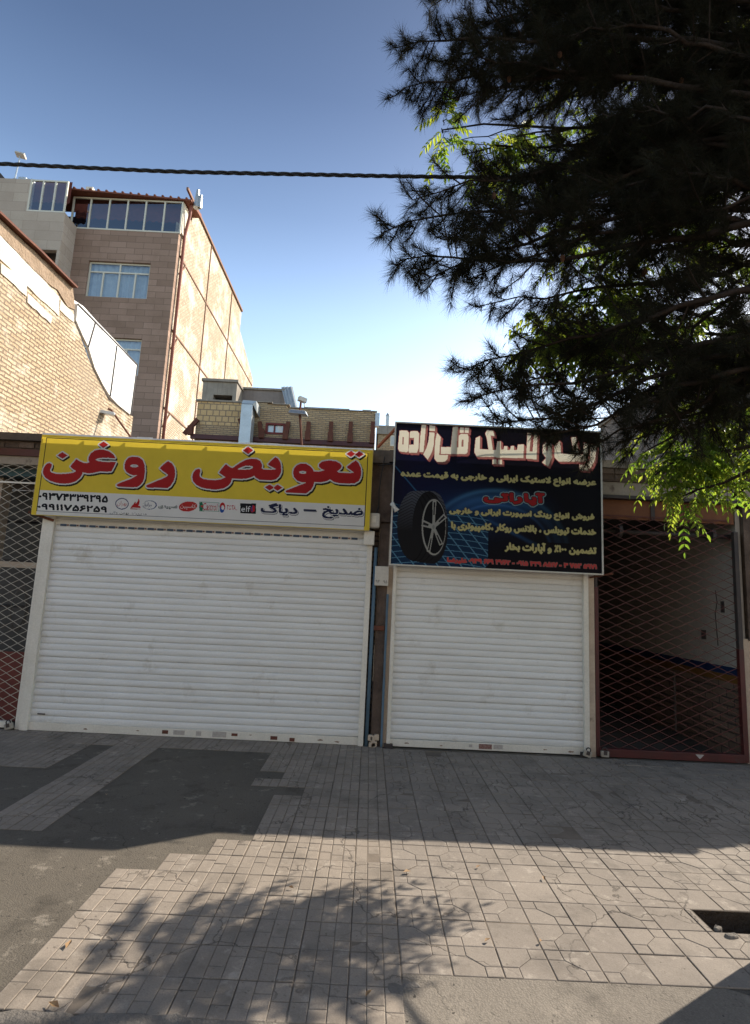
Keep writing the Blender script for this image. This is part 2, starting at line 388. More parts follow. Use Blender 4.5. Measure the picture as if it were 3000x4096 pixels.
bed = MB(); tl = MB()
for j in range(len(YR) - 1):
    for i in range(0, 24):
        if covered(i, j): continue
        x1 = XB - i * TW - .0015; x0 = x1 - TW + .003; y0 = YR[j] + .0018; y1 = YR[j + 1] - .0018
        bed.add([(x0 - .002, y0 - .002, .0068), (x1 + .002, y0 - .002, .0068), (x1 + .002, y1 + .002, .0068), (x0 - .002, y1 + .002, .0068)], [(0, 1, 2, 3)])
        pcs = []
        for c in range(3):
            u0, u1 = c / 3, (c + 1) / 3; pat = (i + c + j) % 3
            cuts = [[0, .34, 1], [0, .67, 1], [0, .5, 1]][pat] if random.random() > .1 else [0, 1]
            pcs += [[(u0, a), (u1, a), (u1, b), (u0, b)] for a, b in zip(cuts[:-1], cuts[1:])]
        tile(tl, x0, x1, y0, y1, pcs, 1.0 if y0 < 3.9 else 1.7)
tag(tl.build('block_pavement', M['tile_left'], tone=True), kind='structure')

tr = MB()
Z4 = [[(0, 0), (.34, 0), (.34, .34), (0, .34)], [(.66, .66), (1, .66), (1, 1), (.66, 1)], [(.34, 0), (1, 0), (1, .66), (.66, .66), (.34, .34)], [(0, .34), (.34, .34), (.66, .66), (.66, 1), (0, 1)]]
ARC = [(0, 0), (.16, .1), (.29, .32), (.29, .68), (.16, .9), (0, 1)]
BONE = [ARC, [(1 - u, v) for u, v in ARC], [(0, 0), (1, 0), (.84, .1), (.71, .32), (.71, .68), (.84, .9), (1, 1), (0, 1), (.16, .9), (.29, .68), (.29, .32), (.16, .1)]]
for j in range(18):
    y0 = 2.865 + j * .2283
    if j < 17: y1 = y0 + .2283
    for i in range(30):
        x0 = XB + .001 + i * .238; x1 = x0 + .238
        if y1 > 6.82: continue
        if x0 > 1.92 and y0 < 3.5: 
            if x0 > 2.0 or y0 > 3.25: continue
        if i == 7 and 3.2 < y0 < 3.5: x1 = 1.93
        bed.add([(x0, y0, .0068), (x1, y0, .0068), (x1, y1, .0068), (x0, y1, .0068)], [(0, 1, 2, 3)])
        bone = y0 + .1 > 5.27 - .32 * max(0, min(1, (x0 - 1.7) / .45))
        if bone: pcs = BONE
        else:
            pcs = Z4
            if (i + j) % 2: pcs = [[(1 - u, v) for u, v in q] for q in pcs]
            r = random.random()
            if r < .3 and y0 < 3.9: pcs = [[(0, 0), (1, 0), (1, 1), (0, 1)]]
            elif r < .55: pcs = [pcs[0], [(u, v) for u, v in pcs[2]], pcs[3], pcs[1]] if r < .4 else [pcs[2], pcs[3][:2] and pcs[3], pcs[0], pcs[1]]
        tile(tr, x0 + .002, x1 - .002, y0 + .002, y1 - .002, pcs, 2.0 if bone else .8 if y0 < 4.1 else 1.4)
tag(tr.build('octagon_pavement', M['tile_right'], tone=True), kind='structure')
tag(bed.build('joint_sand', M['bed']), kind='structure')

# unseen far side of the street, added behind the camera to throw light back on the shops
M['street_front'] = surf('street_front_render', (.62, .54, .43), (.52, .45, .36), .4, .9, .1, 10, .1)
t = thing('unseen_terrace', (0, -17, 0), 'unseen pale terrace behind the viewer, added to throw light back on the shops', 'building')
MB().box(-45, 45, -26, -17, 0, 9.5).build('wall', M['street_front'], t)

# ------------------------------------------------------------------ the row of shops
ROOFZ = 3.5


def shutter_curtain(x0, x1, z0, z1, pitch, y):
    n = int((z1 - z0) / pitch); mb = MB(); prof = []
    prof = [(0, .004), (.08, -.002), (.28, -.006), (.5, -.0075), (.75, -.0055), (.93, -.001), (.97, .006)]
    pts = []
    for k in range(n):
        j = random.gauss(0, .0011) + (.006 if k in (5, 9) else -.004 if k in (6, 10) else 0)
        for a, b in prof: pts.append((z0 + (k + a) * pitch, y + b + j))
    # slight sag along the width
    xs = np.linspace(x0, x1, 30); vs = []; m = len(pts)
    for x in xs:
        for z, yy in pts: vs.append((x, yy + .004 * math.sin(x * 1.7 + z * 3) + .005 * math.exp(-((x - x0 - .9) / .25) ** 2 - ((z - .75) / .12) ** 2) - .006 * math.exp(-((x - x1 + .7) / .2) ** 2 - ((z - 1.15) / .1) ** 2), z + .003 * math.sin(x * .9 + 1)))
    fs = [(i * m + k, (i + 1) * m + k, (i + 1) * m + k + 1, i * m + k + 1) for i in range(len(xs) - 1) for k in range(m - 1)]
    return mb.add(vs, fs)


def stickers(name, lst, y, mat, parent):
    for x0, x1, z0, z1 in lst: MB().box(x0, x1, y - .0015, y, z0, z1).build(name, mat, parent)


# --- wide shop behind the yellow sign
s1 = thing('shop', (-1.95, YF + .5, 0), 'single-storey oil change shop with the wide closed white shutter under the yellow sign', 'shop', 'row of small shops')
sh = shutter_curtain(-3.86, -.06, .1, 2.56, .0742, YF).build('roller_shutter', M['shutter'], s1, smooth=False)
b = MB().box(-3.86, -.06, YF - .02, YF + .015, .012, .1).build('bottom_bar', M['white_metal'], sh, bevel=.004)
stickers('sticker', [(-1.93, -1.87, .035, .085), (-2.19, -2.06, .035, .085), (-1.74, -1.58, .03, .09)], YF - .021, M['sticker_pale'], sh)
stickers('worn_patch', [(-2.32, -2.25, .04, .08), (-1.52, -1.45, .05, .08), (-1.07, -.99, .03, .07), (-.85, -.79, .02, .06)], YF - .021, M['rust'], sh)
stickers('slot', [(-3.78, -3.69, .185, .2)], YF - .012, M['dark_steel'], sh)
st = MB(); xx = -3.8
while xx < -.2:
    st.box(xx, xx + .075, YF - .017, YF - .0125, 2.385, 2.41); xx += .118
st.build('logo_strip', M['sticker_blue'], sh)
st = MB(); xx = -3.72
while xx < -.2:
    st.box(xx, xx + .02, YF - .017, YF - .0125, 2.39, 2.408); xx += .118
st.build('logo_strip_mark', M['sticker_red'], sh)
MB().box(-3.95, -3.86, YF - .05, YF + .05, .01, 2.56).build('guide_rail', M['white_metal'], s1, bevel=.004)
MB().box(-4.02, -3.953, YF - .02, YF + .06, .01, 2.5).build('door_post', M['white_metal'], s1, bevel=.004)
MB().box(-.062, .0, YF - .05, YF + .05, .01, 2.45).build('guide_rail', M['white_metal'], s1, bevel=.004)
MB().box(-.11, .02, YF - .12, YF - .06, 2.32, 2.49).build('bracket', M['white_metal'], s1, bevel=.01)
MB().box(-4.02, .2, YF + .02, YF + .25, 2.56, 3.34).build('lintel', M['old_wall'], s1)
MB().box(-4.02, -3.9, YF + .14, YF + .4, 0, 2.56).build('wall', M['old_brick'], s1)
MB().box(-.045, .08, YF + .14, YF + .4, 0, 2.56).build('wall', M['old_brick'], s1)
MB().box(-4.02, .16, YF - .09, 10.6, 3.34, 3.5).build('roof_slab', M['roof_felt'], s1)
MB().box(-3.9, -.05, YF + .09, YF + .13, 0, 2.56).build('shutter_backing', M['dark_room'], s1)

def smears(parent, lst):
    for cx_, cz_, r_ in lst:
        n = 14; pts = [(cx_ + r_ * random.uniform(.5, 1.2) * math.cos(t_) * 1.6, cz_ + r_ * random.uniform(.5, 1.2) * math.sin(t_) * .5) for t_ in np.linspace(0, 2 * math.pi, n + 1)[:-1]]
        MB().add([(a, YF - .0212, b) for a, b in pts], [list(range(n))]).build('rust_spot', M['rust_spot'], parent)


M['rust_spot'] = surf('rust_spot', (.3, .22, .16), (.2, .13, .09), 40, .8, 0)
smears(sh, [(-3.2, .05, .02), (-2.6, .06, .015), (-.5, .05, .022), (-1.3, .07, .012), (-.3, .04, .02)])

# --- narrow shop behind the dark billboard
s2 = thing('shop', (1.45, YF + .5, 0), 'single-storey tyre shop with the narrower closed white shutter under the dark sign', 'shop', 'row of small shops')
sh = shutter_curtain(.305, 2.555, .1, 2.5, .0742, YF).build('roller_shutter', M['shutter'], s2)
MB().box(.305, 2.555, YF - .02, YF + .015, .02, .1).build('bottom_bar', M['white_metal'], sh, bevel=.004)
stickers('sticker', [(1.335, 1.485, .035, .09)], YF - .021, M['sticker_red'], sh)
stickers('sticker', [(1.505, 1.61, .04, .09), (1.22, 1.26, .05, .08)], YF - .021, M['sticker_pale'], sh)
smears(sh, [(.5, .06, .018), (.9, .05, .012), (2.1, .06, .016), (2.4, .05, .02)])
MB().box(.265, .308, YF - .05, YF + .05, .01, 2.5).build('guide_rail', M['white_metal'], s2, bevel=.004)
MB().box(2.552, 2.61, YF - .05, YF + .05, .01, 2.5).build('guide_rail', M['white_metal'], s2, bevel=.004)
MB().box(.2, .265, YF - .02, YF + .4, 0, 2.6).build('plaster_pier', M['plaster_pier'], s2)
MB().box(2.61, 2.685, YF - .03, YF + .4, 0, 2.6).build('plaster_pier', M['plaster_pier'], s2)
MB().box(.085, .2, YF - .005, YF + .4, 0, 2.6).build('brick_pier', M['old_wall'], s2)
MB().box(.2, 2.7, YF + .02, YF + .25, 2.6, 3.36).build('lintel', M['old_wall'], s2)
MB().box(.16, 2.76, YF - .09, 10.6, 3.36, 3.51).build('roof_slab', M['roof_felt'], s2)
cr = MB()
x = -.02
while x < .24:
    wd = random.uniform(.1, .2); cr.box(x, x + wd - .012, YF - .1 + random.uniform(-.01, .02), YF + .05, 3.36, 3.43 + random.uniform(-.01, .01)); x += wd
cr.box(.04, .21, YF - .03, YF + .02, 2.62, 3.34)
cr.build('broken_cornice', M['old_wall'], s2)
MB().box(.3, 2.56, YF + .09, YF + .13, 0, 2.6).build('shutter_backing', M['dark_room'], s2)
for (x0, x1, z0, z1) in ((.24, .34, .0, .055), (2.5, 2.6, .01, .06)):
    MB().box(x0, x1, YF - .075, YF - .03, z0, z1).build('lock_hasp', M['dark_steel'], s2, bevel=.006)


def lattice(x0, x1, z0, z1, y, dw, dh, r, mat, parent, wave=True, name='grille'):
    """rolling grille of interlocked zig-zag wires"""
    mb = MB(); n = int((z1 - z0) / (dh / 2)); cols = int(round((x1 - x0) / (dw / 2)))
    dw = (x1 - x0) / cols * 2
    for k in range(n + 1):
        z = z0 + k * dh / 2; pts = []
        if k % 2: continue
        for i in range(cols + 1):
            pts.append((x0 + i * dw / 2, y + (.003 if i % 2 else -.003), z + (dh / 2 if i % 2 else 0) * 1.0))
        pts2 = [(q[0], q[1] + .002, z + dh / 2 - (q[2] - z) + dh / 2) for q in pts]
        for P in (pts, pts2):
            P = [(q[0], q[1], min(q[2], z1)) for q in P]
            mb.tube(P, r, 4, cap=False)
    return mb.build(name, mat, parent)


# --- right-hand shop with the red grille
s3 = thing('shop', (3.6, YF + .5, 0), 'single-storey shop with a dark room behind a red diamond grille', 'shop', 'row of small shops')
gx0, gx1 = 2.725, 4.4
gr = lattice(gx0, gx1, .1, 2.84, YF + .01, .2395, .1085, .0044, M['red_mesh'], s3)
for q_ in ((2.69, 2.735, YF - .03, YF + .03, .02, 1.95), (4.4, 4.46, YF - .03, YF + .03, .02, 1.3), (2.735, 4.4, YF - .035, YF + .03, .015, .105)): MB().box(*q_).build('grille_frame', M['red_paint'], s3, bevel=.004)
MB().box(2.7, 2.73, YF - .02, YF + .03, 1.951, 2.85).build('door_post', M['dark_steel'], s3)
MB().box(4.405, 4.455, YF - .03, YF + .03, 1.301, 2.7).build('door_post', M['dark_steel'], s3)
MB().box(4.462, 4.53, YF + .0, YF + .04, 0, 1.42).build('plaster_pier', M['plaster_pier'], s3)
MB().box(4.535, 6.3, YF + .02, YF + .3, 0, 1.4).build('wall', M['plaster_pier'], s3)
MB().box(4.54, 6.3, YF - .01, YF + .3, 1.42, 3.044).build('wall', M['old_wall'], s3)
brk = MB()
for r_ in range(2):
    x = 2.72
    while x < 6.3:
        wd = random.uniform(.16, .24); brk.box(x, x + wd - .014, YF - .075 + random.uniform(-.012, .012), YF + .2, 3.275 + r_ * .07, 3.335 + r_ * .07, random.random()); x += wd
M['cornice_brick'] = surf('cornice_brick', (.17, .125, .095), (.1, .075, .06), 5, .95, .8, 40, .1, tone=.35, bdist=.015)
brk.build('brick_cornice', M['cornice_brick'], s3, tone=True)
MB().box(2.72, 6.3, YF - .06, YF + .2, 3.255, 3.42).build('cornice_core', M['old_wall'], s3)
MB().box(2.72, 6.3, YF - .04, YF + .2, 3.085, 3.253).build('beam', M['beam_white'], s3, bevel=.01)
MB().box(2.72, 6.3, YF - .06, YF + .1, 3.045, 3.083).build('steel_angle', M['dark_steel'], s3)
MB().box(2.72, 3.42, YF + .03, YF + .06, 2.8, 3.04).build('orange_panel', M['orange_board'], s3)
MB().box(3.47, 4.45, YF + .03, YF + .06, 2.8, 3.04).build('orange_panel', M['orange_board'], s3)
MB().box(3.42, 3.47, YF + .02, YF + .07, 2.8, 3.04).build('mullion', M['dark_steel'], s3)
MB().tube([(2.7, YF + .16, 2.66), (4.5, YF + .16, 2.66)], .03, 10).build('axle', M['dark_steel'], s3, smooth=True)
for x in (3.05, 4.2):
    MB().tube([(x - .02, YF + .1, 2.66), (x + .02, YF + .1, 2.66)], [.09, .09], 14).build('spring_drum', M['dark_steel'], s3)
ed = MB(); x = 2.76
while x < 6.3:
    wd = random.uniform(.15, .5); ed.box(x, min(6.3, x + wd), YF - .1 + random.uniform(-.012, .012), 10.6, 3.42, 3.5 + random.uniform(-.008, .012)); x += wd + .001
ed.build('roof_slab', M['concrete'], s3)
# room
ry1 = 12.5
MB().box(4.475, 4.53, YF + .045, ry1, 1.06, 3.0).build('room_wall', M['plaster_in'], s3)
MB().box(4.465, 4.53, YF + .045, ry1, .965, 1.059).build('blue_band', M['blue_band'], s3)
MB().box(4.463, 4.53, YF + .045, ry1, .875, .964).build('orange_band', M['orange_band'], s3)
MB().box(4.455, 4.53, YF + .045, ry1, 0, .874).build('stone_dado', M['stone_in'], s3)
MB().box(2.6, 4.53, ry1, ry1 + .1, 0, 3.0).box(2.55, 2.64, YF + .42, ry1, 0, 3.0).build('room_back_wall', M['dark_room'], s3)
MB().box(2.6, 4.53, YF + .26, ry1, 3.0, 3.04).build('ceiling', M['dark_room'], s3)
MB().add([(2.64, YF + .05, .006), (4.455, YF + .05, .006), (4.455, ry1, .006), (2.64, ry1, .006)], [(0, 1, 2, 3)]).build('shop_floor', M['screed'], s3)
MB().tube([(4.43, 8.35, .85), (4.43, 8.35, .02)], .018, 6).build('water_pipe', M['screed'], s3)
wr = MB(); wr.tube([(4.47, 7.35, 2.0), (4.468, 7.32, 1.85), (4.468, 7.37, 1.7), (4.468, 7.34, 1.3)], .006, 5); wr.box(4.455, 4.475, 7.6, 7.68, 1.36, 1.48); wr.box(4.455, 4.475, 7.18, 7.23, 1.72, 1.86); wr.build('wall_switch', M['dark_steel'], s3)

# --- left-hand shop with the pale grille
s4 = thing('shop', (-5.1, YF + .5, 0), 'single-storey shop behind a pale diamond grille, left of the yellow sign', 'shop', 'row of small shops')
lattice(-6.6, -4.03, .09, 3.12, YF - .012, .18, .0985, .0042, M['grey_mesh'], s4)
MB().box(-6.6, -4.08, YF - .04, YF + .02, .03, .1).build('grille_frame', M['white_metal'], s4, bevel=.004)
MB().box(-6.6, -4.03, YF - .035, YF - .02, 2.88, 2.9).build('grille_bar', M['white_metal'], s4)
MB().box(-6.7, -4.03, YF + .1, YF + .14, 1.86, 1.93).build('rail', M['plaster_pier'], s4)
MB().box(-6.7, -4.04, YF + .2, YF + .23, .05, .85).build('red_panel', M['red_panel'], s4)
MB().box(-6.8, -4.6, YF + .06, YF + .2, 0, 3.2).build('pier', M['plaster_pier'], s4) if False else None
MB().box(-4.95, -4.78, YF + .3, YF + .5, 0, 3.0).build('pier', M['plaster_pier'], s4)
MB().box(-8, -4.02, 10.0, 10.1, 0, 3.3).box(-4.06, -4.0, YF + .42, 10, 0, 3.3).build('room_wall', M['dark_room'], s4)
MB().add([(-8, YF + .03, .006), (-4.06, YF + .03, .006), (-4.06, 10, .006), (-8, 10, .006)], [(0, 1, 2, 3)]).build('shop_floor', M['screed'], s4)
tx = MB().box(-6.8, -4.06, YF + .14, YF + .32, 3.0, 3.1).build('teal_box', M['teal'], s4)
brk = MB(); x = -7.0
while x < -4.05:
    wd = random.uniform(.16, .24); brk.box(x, min(-4.03, x + wd - .014), YF - .05 + random.uniform(-.01, .01), YF + .2, 3.325, 3.39, random.random()); x += wd
brk.build('brick_cornice', M['cornice_brick'], s4, tone=True)
MB().box(-7, -4.025, YF - .03, YF + .2, 3.31, 3.41).build('cornice_core', M['old_wall'], s4)
MB().box(-7, -4.025, YF - .05, YF + .2, 3.225, 3.308).build('beam', M['red_paint'], s4)
MB().box(-7, -4.025, YF - .02, YF + .2, 3.12, 3.223).build('beam', M['beam_white'], s4)
MB().box(-7, -4.025, YF - .1, 10.6, 3.41, 3.5).build('roof_slab', M['roof_felt'], s4)
# things on shelves in the left shop
sh = MB().box(-6.5, -4.2, YF + .75, YF + 1.05, 1.35, 1.38).box(-6.5, -4.2, YF + .75, YF + 1.05, 1.95, 1.98).box(-6.5, -4.2, YF + .75, YF + 1.05, 2.5, 2.53)
sh.build('shelf', M['dark_steel'], s4)
hc = MB()
for k in range(2):
    hc.tube([(-4.42 + (.17 + .02 * k) * .55 * math.cos(a), YF + .4 + .02 * k, 1.35 + (.24 + .03 * k) * math.sin(a)) for a in np.linspace(0, 6.283, 25)], .009, 5)
tag(hc.build('hose_coil', M['screed']), 'coiled grey hose hanging behind the pale grille of the left shop', 'hose')

# ------------------------------------------------------------------ small fittings on the facade


def fitting(name, label, cat, mb, mat, group=None, **kw): return tag(mb.build(name, mat, **kw), label, cat, group)


t = thing('meter_box', (.125, YF - .03, 1.84), 'small white metal meter box with two stencilled numbers on the pier between the shutters', 'box')
MB().box(.045, .21, YF - .1, YF - .005, 1.845, 2.075).build('body', M['white_plastic'], t, bevel=.006)
t2 = thing('junction_box', (-.02, YF - .05, 2.55), 'cream plastic junction box at the lower right end of the yellow sign', 'box')
MB().box(-.05, .075, YF - .13, YF - .0, 2.53, 2.71).build('body', M['white_plastic'], t2, bevel=.02)
MB().box(-.02, .03, YF - .136, YF - .13, 2.59, 2.67).build('cover', M['white_metal'], t2, bevel=.003)
fitting('drain_pipe', 'thin rusty blue pipe running up right beside the wide shutter', 'pipe', MB().tube([(.035, YF - .03, .0), (.04, YF - .03, 1.2), (.045, YF - .03, 2.3)], .021, 8), M['blue_steel'], smooth=True)
fitting('angle_iron', 'blue painted angle iron standing against the pier left of the narrow shutter', 'iron bar', MB().box(.196, .222, YF - .05, YF - .024, 0, 1.75), M['blue_steel'])
fitting('pipe_clamp', 'rusty clamp joining the two blue bars on the pier', 'clamp', MB().box(.06, .19, YF - .035, YF - .007, 1.32, 1.375), M['rust'], bevel=.004)
fitting('electric_cable', 'black wire drooping down the dark pier between the two signs', 'wire',
        MB().tube([(.1, YF - .09, 3.42), (.07, YF - .11, 3.2), (.05, YF - .1, 3.0), (.055, YF - .06, 2.8), (.03, YF - .08, 2.72), (.0, YF - .1, 2.7)], .007, 5), M['cable'])
rub = MB()
for k in range(6): 
    cx_, cz_ = .11 + random.uniform(-.05, .06), random.uniform(.02, .12)
    rub.box(cx_ - .03, cx_ + .03, YF - .06, YF - .006, max(0, cz_ - .035), cz_ + .03)
fitting('pier_rubble', 'heap of crumbled brick at the foot of the pier between the shutters', 'rubble', rub, M['plaster_pier'], bevel=.01)


def padlock(p, label, tilt=0):
    t = thing('padlock', p, label, 'padlock', 'padlocks at the foot of the shutters')
    o = MB().box(-.045, .045, -.022, .022, -.055, .012).build('body', M['lock_steel'], None, bevel=.008)
    s = MB().tube([(-.024, 0, .01), (-.024, 0, .03), (-.012, 0, .045), (.012, 0, .045), (.024, 0, .03), (.024, 0, .01)], .007, 6).build('shackle', M['dark_steel'], None, smooth=True)
    sl = MB().box(-.02, .02, -.0235, -.0215, -.03, .012).build('keyway', M['dark_steel'], None)
    for q in (o, s, sl): q.parent = t
    t.rotation_euler = (0, tilt, 0)


padlock((2.565, YF - .1, .075), 'square steel padlock at the lower right corner of the narrow white shutter', .3)
padlock((2.775, YF - .06, .075), 'square steel padlock at the lower left corner of the red grille', .05)
padlock((-4.06, YF - .07, .075), 'dark steel padlock at the lower right corner of the pale grille', -.3)
t = thing('flaking_sticker', (3.9, YF - .04, .06), 'torn white label on the red bottom bar of the right grille', 'label')
MB().add([(3.83, YF - .037, .09), (3.93, YF - .037, .088), (3.9, YF - .037, .055), (3.88, YF - .037, .04), (3.86, YF - .037, .06)], [(4, 3, 2, 1, 0)]).build('paper', M['sticker_pale'], t)

# ------------------------------------------------------------------ printed signs: text is rasterised from the built-in font, then turned into mesh cells
FORMS = {}
for cp in list(range(0xFB50, 0xFBFF + 1)) + list(range(0xFE80, 0xFEF5)):
    d = unicodedata.decomposition(chr(cp)).split()
    if len(d) == 2 and d[0] in ('<isolated>', '<final>', '<initial>', '<medial>'):
        FORMS.setdefault(chr(int(d[1], 16)), {}).setdefault(d[0][1:-1], chr(cp))


def shape(word):
    """joined presentation forms in visual (left to right) order"""
    word = word.replace('لا', '\uFEFB'); out = []
    for i, c in enumerate(word):
        f = FORMS.get(c)
        prev = word[i - 1] if i else ''; nxt = word[i + 1] if i + 1 < len(word) else ''
        jl = prev in FORMS and 'initial' in FORMS[prev]                # the letter before joins forward
        if c == '\uFEFB': out.append('\uFEFC' if jl else c); continue
        if not f: out.append(c); continue
        jr = 'initial' in f and (nxt in FORMS or nxt == '\uFEFB')
        k = 'medial' if jl and jr else 'final' if jl else 'initial' if jr else 'isolated'
        out.append(f.get(k, c))
    return ''.join(reversed(out))


def rtl(s): return ' '.join(shape(x) if any(y in FORMS for y in x) else x for x in reversed(s.split(' ')))


def text_polys(s):
    cu = bpy.data.curves.new('tmp', 'FONT'); cu.body = s; cu.resolution_u = 4; o = bpy.data.objects.new('tmp', cu); COL.objects.link(o)
    dg = bpy.context.evaluated_depsgraph_get(); c2 = o.evaluated_get(dg).to_curve(dg); res = []
    for sp in c2.splines:
        bp = sp.bezier_points; n = len(bp); pts = []
        for i in range(n):
            p0, p1, p2, p3 = bp[i].co, bp[i].handle_right, bp[(i + 1) % n].handle_left, bp[(i + 1) % n].co
            for t in (0, .25, .5, .75): pts.append(p0 * (1 - t) ** 3 + p1 * 3 * t * (1 - t) ** 2 + p2 * 3 * t * t * (1 - t) + p3 * t ** 3)
        res.append(np.array([(q.x, q.y) for q in pts]))
    o.evaluated_get(dg).to_curve_clear(); bpy.data.objects.remove(o); bpy.data.curves.remove(cu)
    return res


class Canvas:
    def __init__(s, x0, x1, z0, z1, y, cell=.005):
        s.x0, s.z0, s.y, s.c = x0, z0, y, cell; s.nx = int(round((x1 - x0) / cell)); s.nz = int(round((z1 - z0) / cell))
        s.col = np.zeros((s.nz, s.nx, 3)); s.lab = np.zeros((s.nz, s.nx), int); s.names = {0: None}
        s.X, s.Z = np.meshgrid(x0 + (np.arange(s.nx) + .5) * cell, z0 + (np.arange(s.nz) + .5) * cell)

    def px(s, pts):
        """photo pixels -> coordinates on the sign's own plane"""
        return np.array([[q[0], q[2]] for q in (at(a, b, 1, s.y) for a, b in pts)])

    def fill(s, polys):
        """non-zero winding fill of world-space polygons"""
        m = np.zeros((s.nz, s.nx), int)
        wn = np.zeros((s.nz, s.nx + 1), int)
        for P in polys:
            Q = np.roll(P, -1, axis=0)
            for (xa, za), (xb, zb) in zip(P, Q):
                if za == zb: continue
                lo, hi = min(za, zb), max(za, zb)
                r0 = max(0, math.ceil((lo - s.z0) / s.c - .5)); r1 = min(s.nz - 1, math.ceil((hi - s.z0) / s.c - .5) - 1)
                if r1 < r0: continue
                r = np.arange(r0, r1 + 1); z = s.z0 + (r + .5) * s.c
                x = xa + (z - za) / (zb - za) * (xb - xa); i = np.clip(np.ceil((x - s.x0) / s.c - .5).astype(int), 0, s.nx)
                np.add.at(wn, (r, i), 1 if zb > za else -1)
        return np.cumsum(wn, axis=1)[:, :s.nx] != 0

    def evenodd(s, polys):
        m = np.zeros((s.nz, s.nx), bool)
        for p in polys: m ^= s.fill([p])
        return m

    def grow(s, m, r):
        """dilate by r metres"""
        k = r / s.c; out = m.copy(); n = int(math.ceil(k))
        for dz in range(-n, n + 1):
            for dx in range(-n, n + 1):
                if dx * dx + dz * dz <= k * k + .3: out |= s.shift(m, dx, dz)
        return out

    def shift(s, m, dx, dz):
        o = np.zeros_like(m); H_, W_ = m.shape
        o[max(0, dz):H_ + min(0, dz), max(0, dx):W_ + min(0, dx)] = m[max(0, -dz):H_ - max(0, dz), max(0, -dx):W_ - max(0, dx)]
        return o

    def text(s, txt, x0, y0, x1, y1, bold=.006, slant=0):
        """text fitted in the box between two photo pixels (upper left, lower right)"""
        (a, b) = s.px([(x0, y0), (x1, y1)]); ps = text_polys(txt); al = np.concatenate(ps); mn = al.min(0); mx = al.max(0)
        sc = np.array([(b[0] - a[0] - 2 * bold) / (mx[0] - mn[0]), (a[1] - b[1] - 2 * bold) / (mx[1] - mn[1])])
        out = []
        for q in ps:
            w_ = (q - mn) * sc + np.array([a[0] + bold, b[1] + bold]); w_[:, 0] += slant * (w_[:, 1] - b[1]); out.append(w_)
        m = s.fill(out)
        return s.grow(m, bold) if bold else m

    def paint(s, m, col, part=None, new=False):
        s.col[m] = col
        if part is not None:
            k = None if new else next((i for i, n in reversed(s.names.items()) if n == part), None)
            if k is None: k = len(s.names); s.names[k] = part
            s.lab[m] = k
        return m

    def build(s, mat, parent, base):
        for k, name in s.names.items():
            v = []; f = []; cols = []
            m = s.lab == k
            if not m.any(): continue
            key = np.where(m, (np.round(s.col * 255).astype(int) * np.array([65536, 256, 1])).sum(2), -1)
            for r in range(s.nz):
                row = key[r]; ch = np.flatnonzero(np.diff(row)) + 1; st = np.concatenate(([0], ch)); en = np.concatenate((ch, [s.nx]))
                z0 = s.z0 + r * s.c; z1 = z0 + s.c
                for a, b in zip(st, en):
                    if row[a] < 0: continue
                    n = len(v); xa = s.x0 + a * s.c; xb = s.x0 + b * s.c
                    v += [(xa, s.y, z0), (xb, s.y, z0), (xb, s.y, z1), (xa, s.y, z1)]; f.append((n, n + 1, n + 2, n + 3)); cols.append(s.col[r, a])
            nm = name or base; me = bpy.data.meshes.new(nm); me.from_pydata(v, [], f); me.update()
            at_ = me.attributes.new('print', 'FLOAT_COLOR', 'FACE'); at_.data.foreach_set('color', np.concatenate([np.array(cols), np.ones((len(cols), 1))], 1).astype(np.float32).ravel())
            link(nm, me, mat, parent)


def banner_mat(name, trans=.35, gloss=.6):
    k = NT(name); a = k.n('ShaderNodeAttribute', attribute_name='print').outputs['Color']
    c = k.mix(k.math('MULTIPLY', k.ramp(k.noise(6, 6), .4, .8), .25), a, k.mix(1, a, (.7, .68, .64), 'MULTIPLY'))
    k.fin(c, gloss, .15); k.bump(k.noise(2.5, 3), .12, .03)
    tr = k.n('ShaderNodeBsdfTranslucent', {'Color': c}); mx = k.n('ShaderNodeMixShader', {0: trans})
    k.t.links.new(k.b.outputs[0], mx.inputs[1]); k.t.links.new(tr.outputs[0], mx.inputs[2]); k.t.links.new(mx.outputs[0], k.out.inputs[0]); return k.m


M['banner'] = banner_mat('printed_banner')


def ell(cv, c, rx, ry, rot=0):
    """ellipse mask; centre and radii in photo pixels"""
    pts = [(c[0] + rx * math.cos(t) * math.cos(rot) - ry * math.sin(t) * math.sin(rot), c[1] + rx * math.cos(t) * math.sin(rot) + ry * math.sin(t) * math.cos(rot)) for t in np.linspace(0, 2 * math.pi, 40)[:-1]]
    return cv.fill([cv.px(pts)])


def zp(pts, x0, y0, s): return [(x0 + a / s, y0 + b / s) for a, b in pts]


# --- yellow sign
YS = 6.665
q = [at(165, 1742, 1, YS), at(1478, 2115, 1, YS)]
sx0, sx1, sz0, sz1 = at(148, 1900, 1, YS)[0], at(1484, 1950, 1, YS)[0], at(1300, 2112, 1, YS)[2], at(800, 1767, 1, YS)[2]
YEL = (.8, .59, .055); WHT = (.76, .74, .7); RED = (.42, .02, .02); INK = (.012, .012, .015); NAVY = (.015, .02, .06)
ys = thing('shop_sign', ((sx0 + sx1) / 2, YS, sz0), 'long yellow and white sign with big red lettering over the wide shutter', 'sign')
cv = Canvas(sx0, sx1, sz0, sz1, YS)
cv.col[:] = YEL
zw0 = at(800, 2095, 1, YS)[2]; zw1 = at(800, 1991, 1, YS)[2]
wm = (cv.Z > zw0) & (cv.Z < zw1) & (cv.X > sx0 + .055) & (cv.X < sx1 - .06)
cv.paint(wm, WHT)
bx = lambda d: (cv.X > sx0 + d) & (cv.X < sx1 - d) & (cv.Z > sz0 + d * .75) & (cv.Z < sz1 - d * .75)
cv.paint(bx(.05) & ~bx(.062), (.03, .03, .02))
Z1 = (120, 1720, 2.36); Z2 = (720, 1740, 2.118)
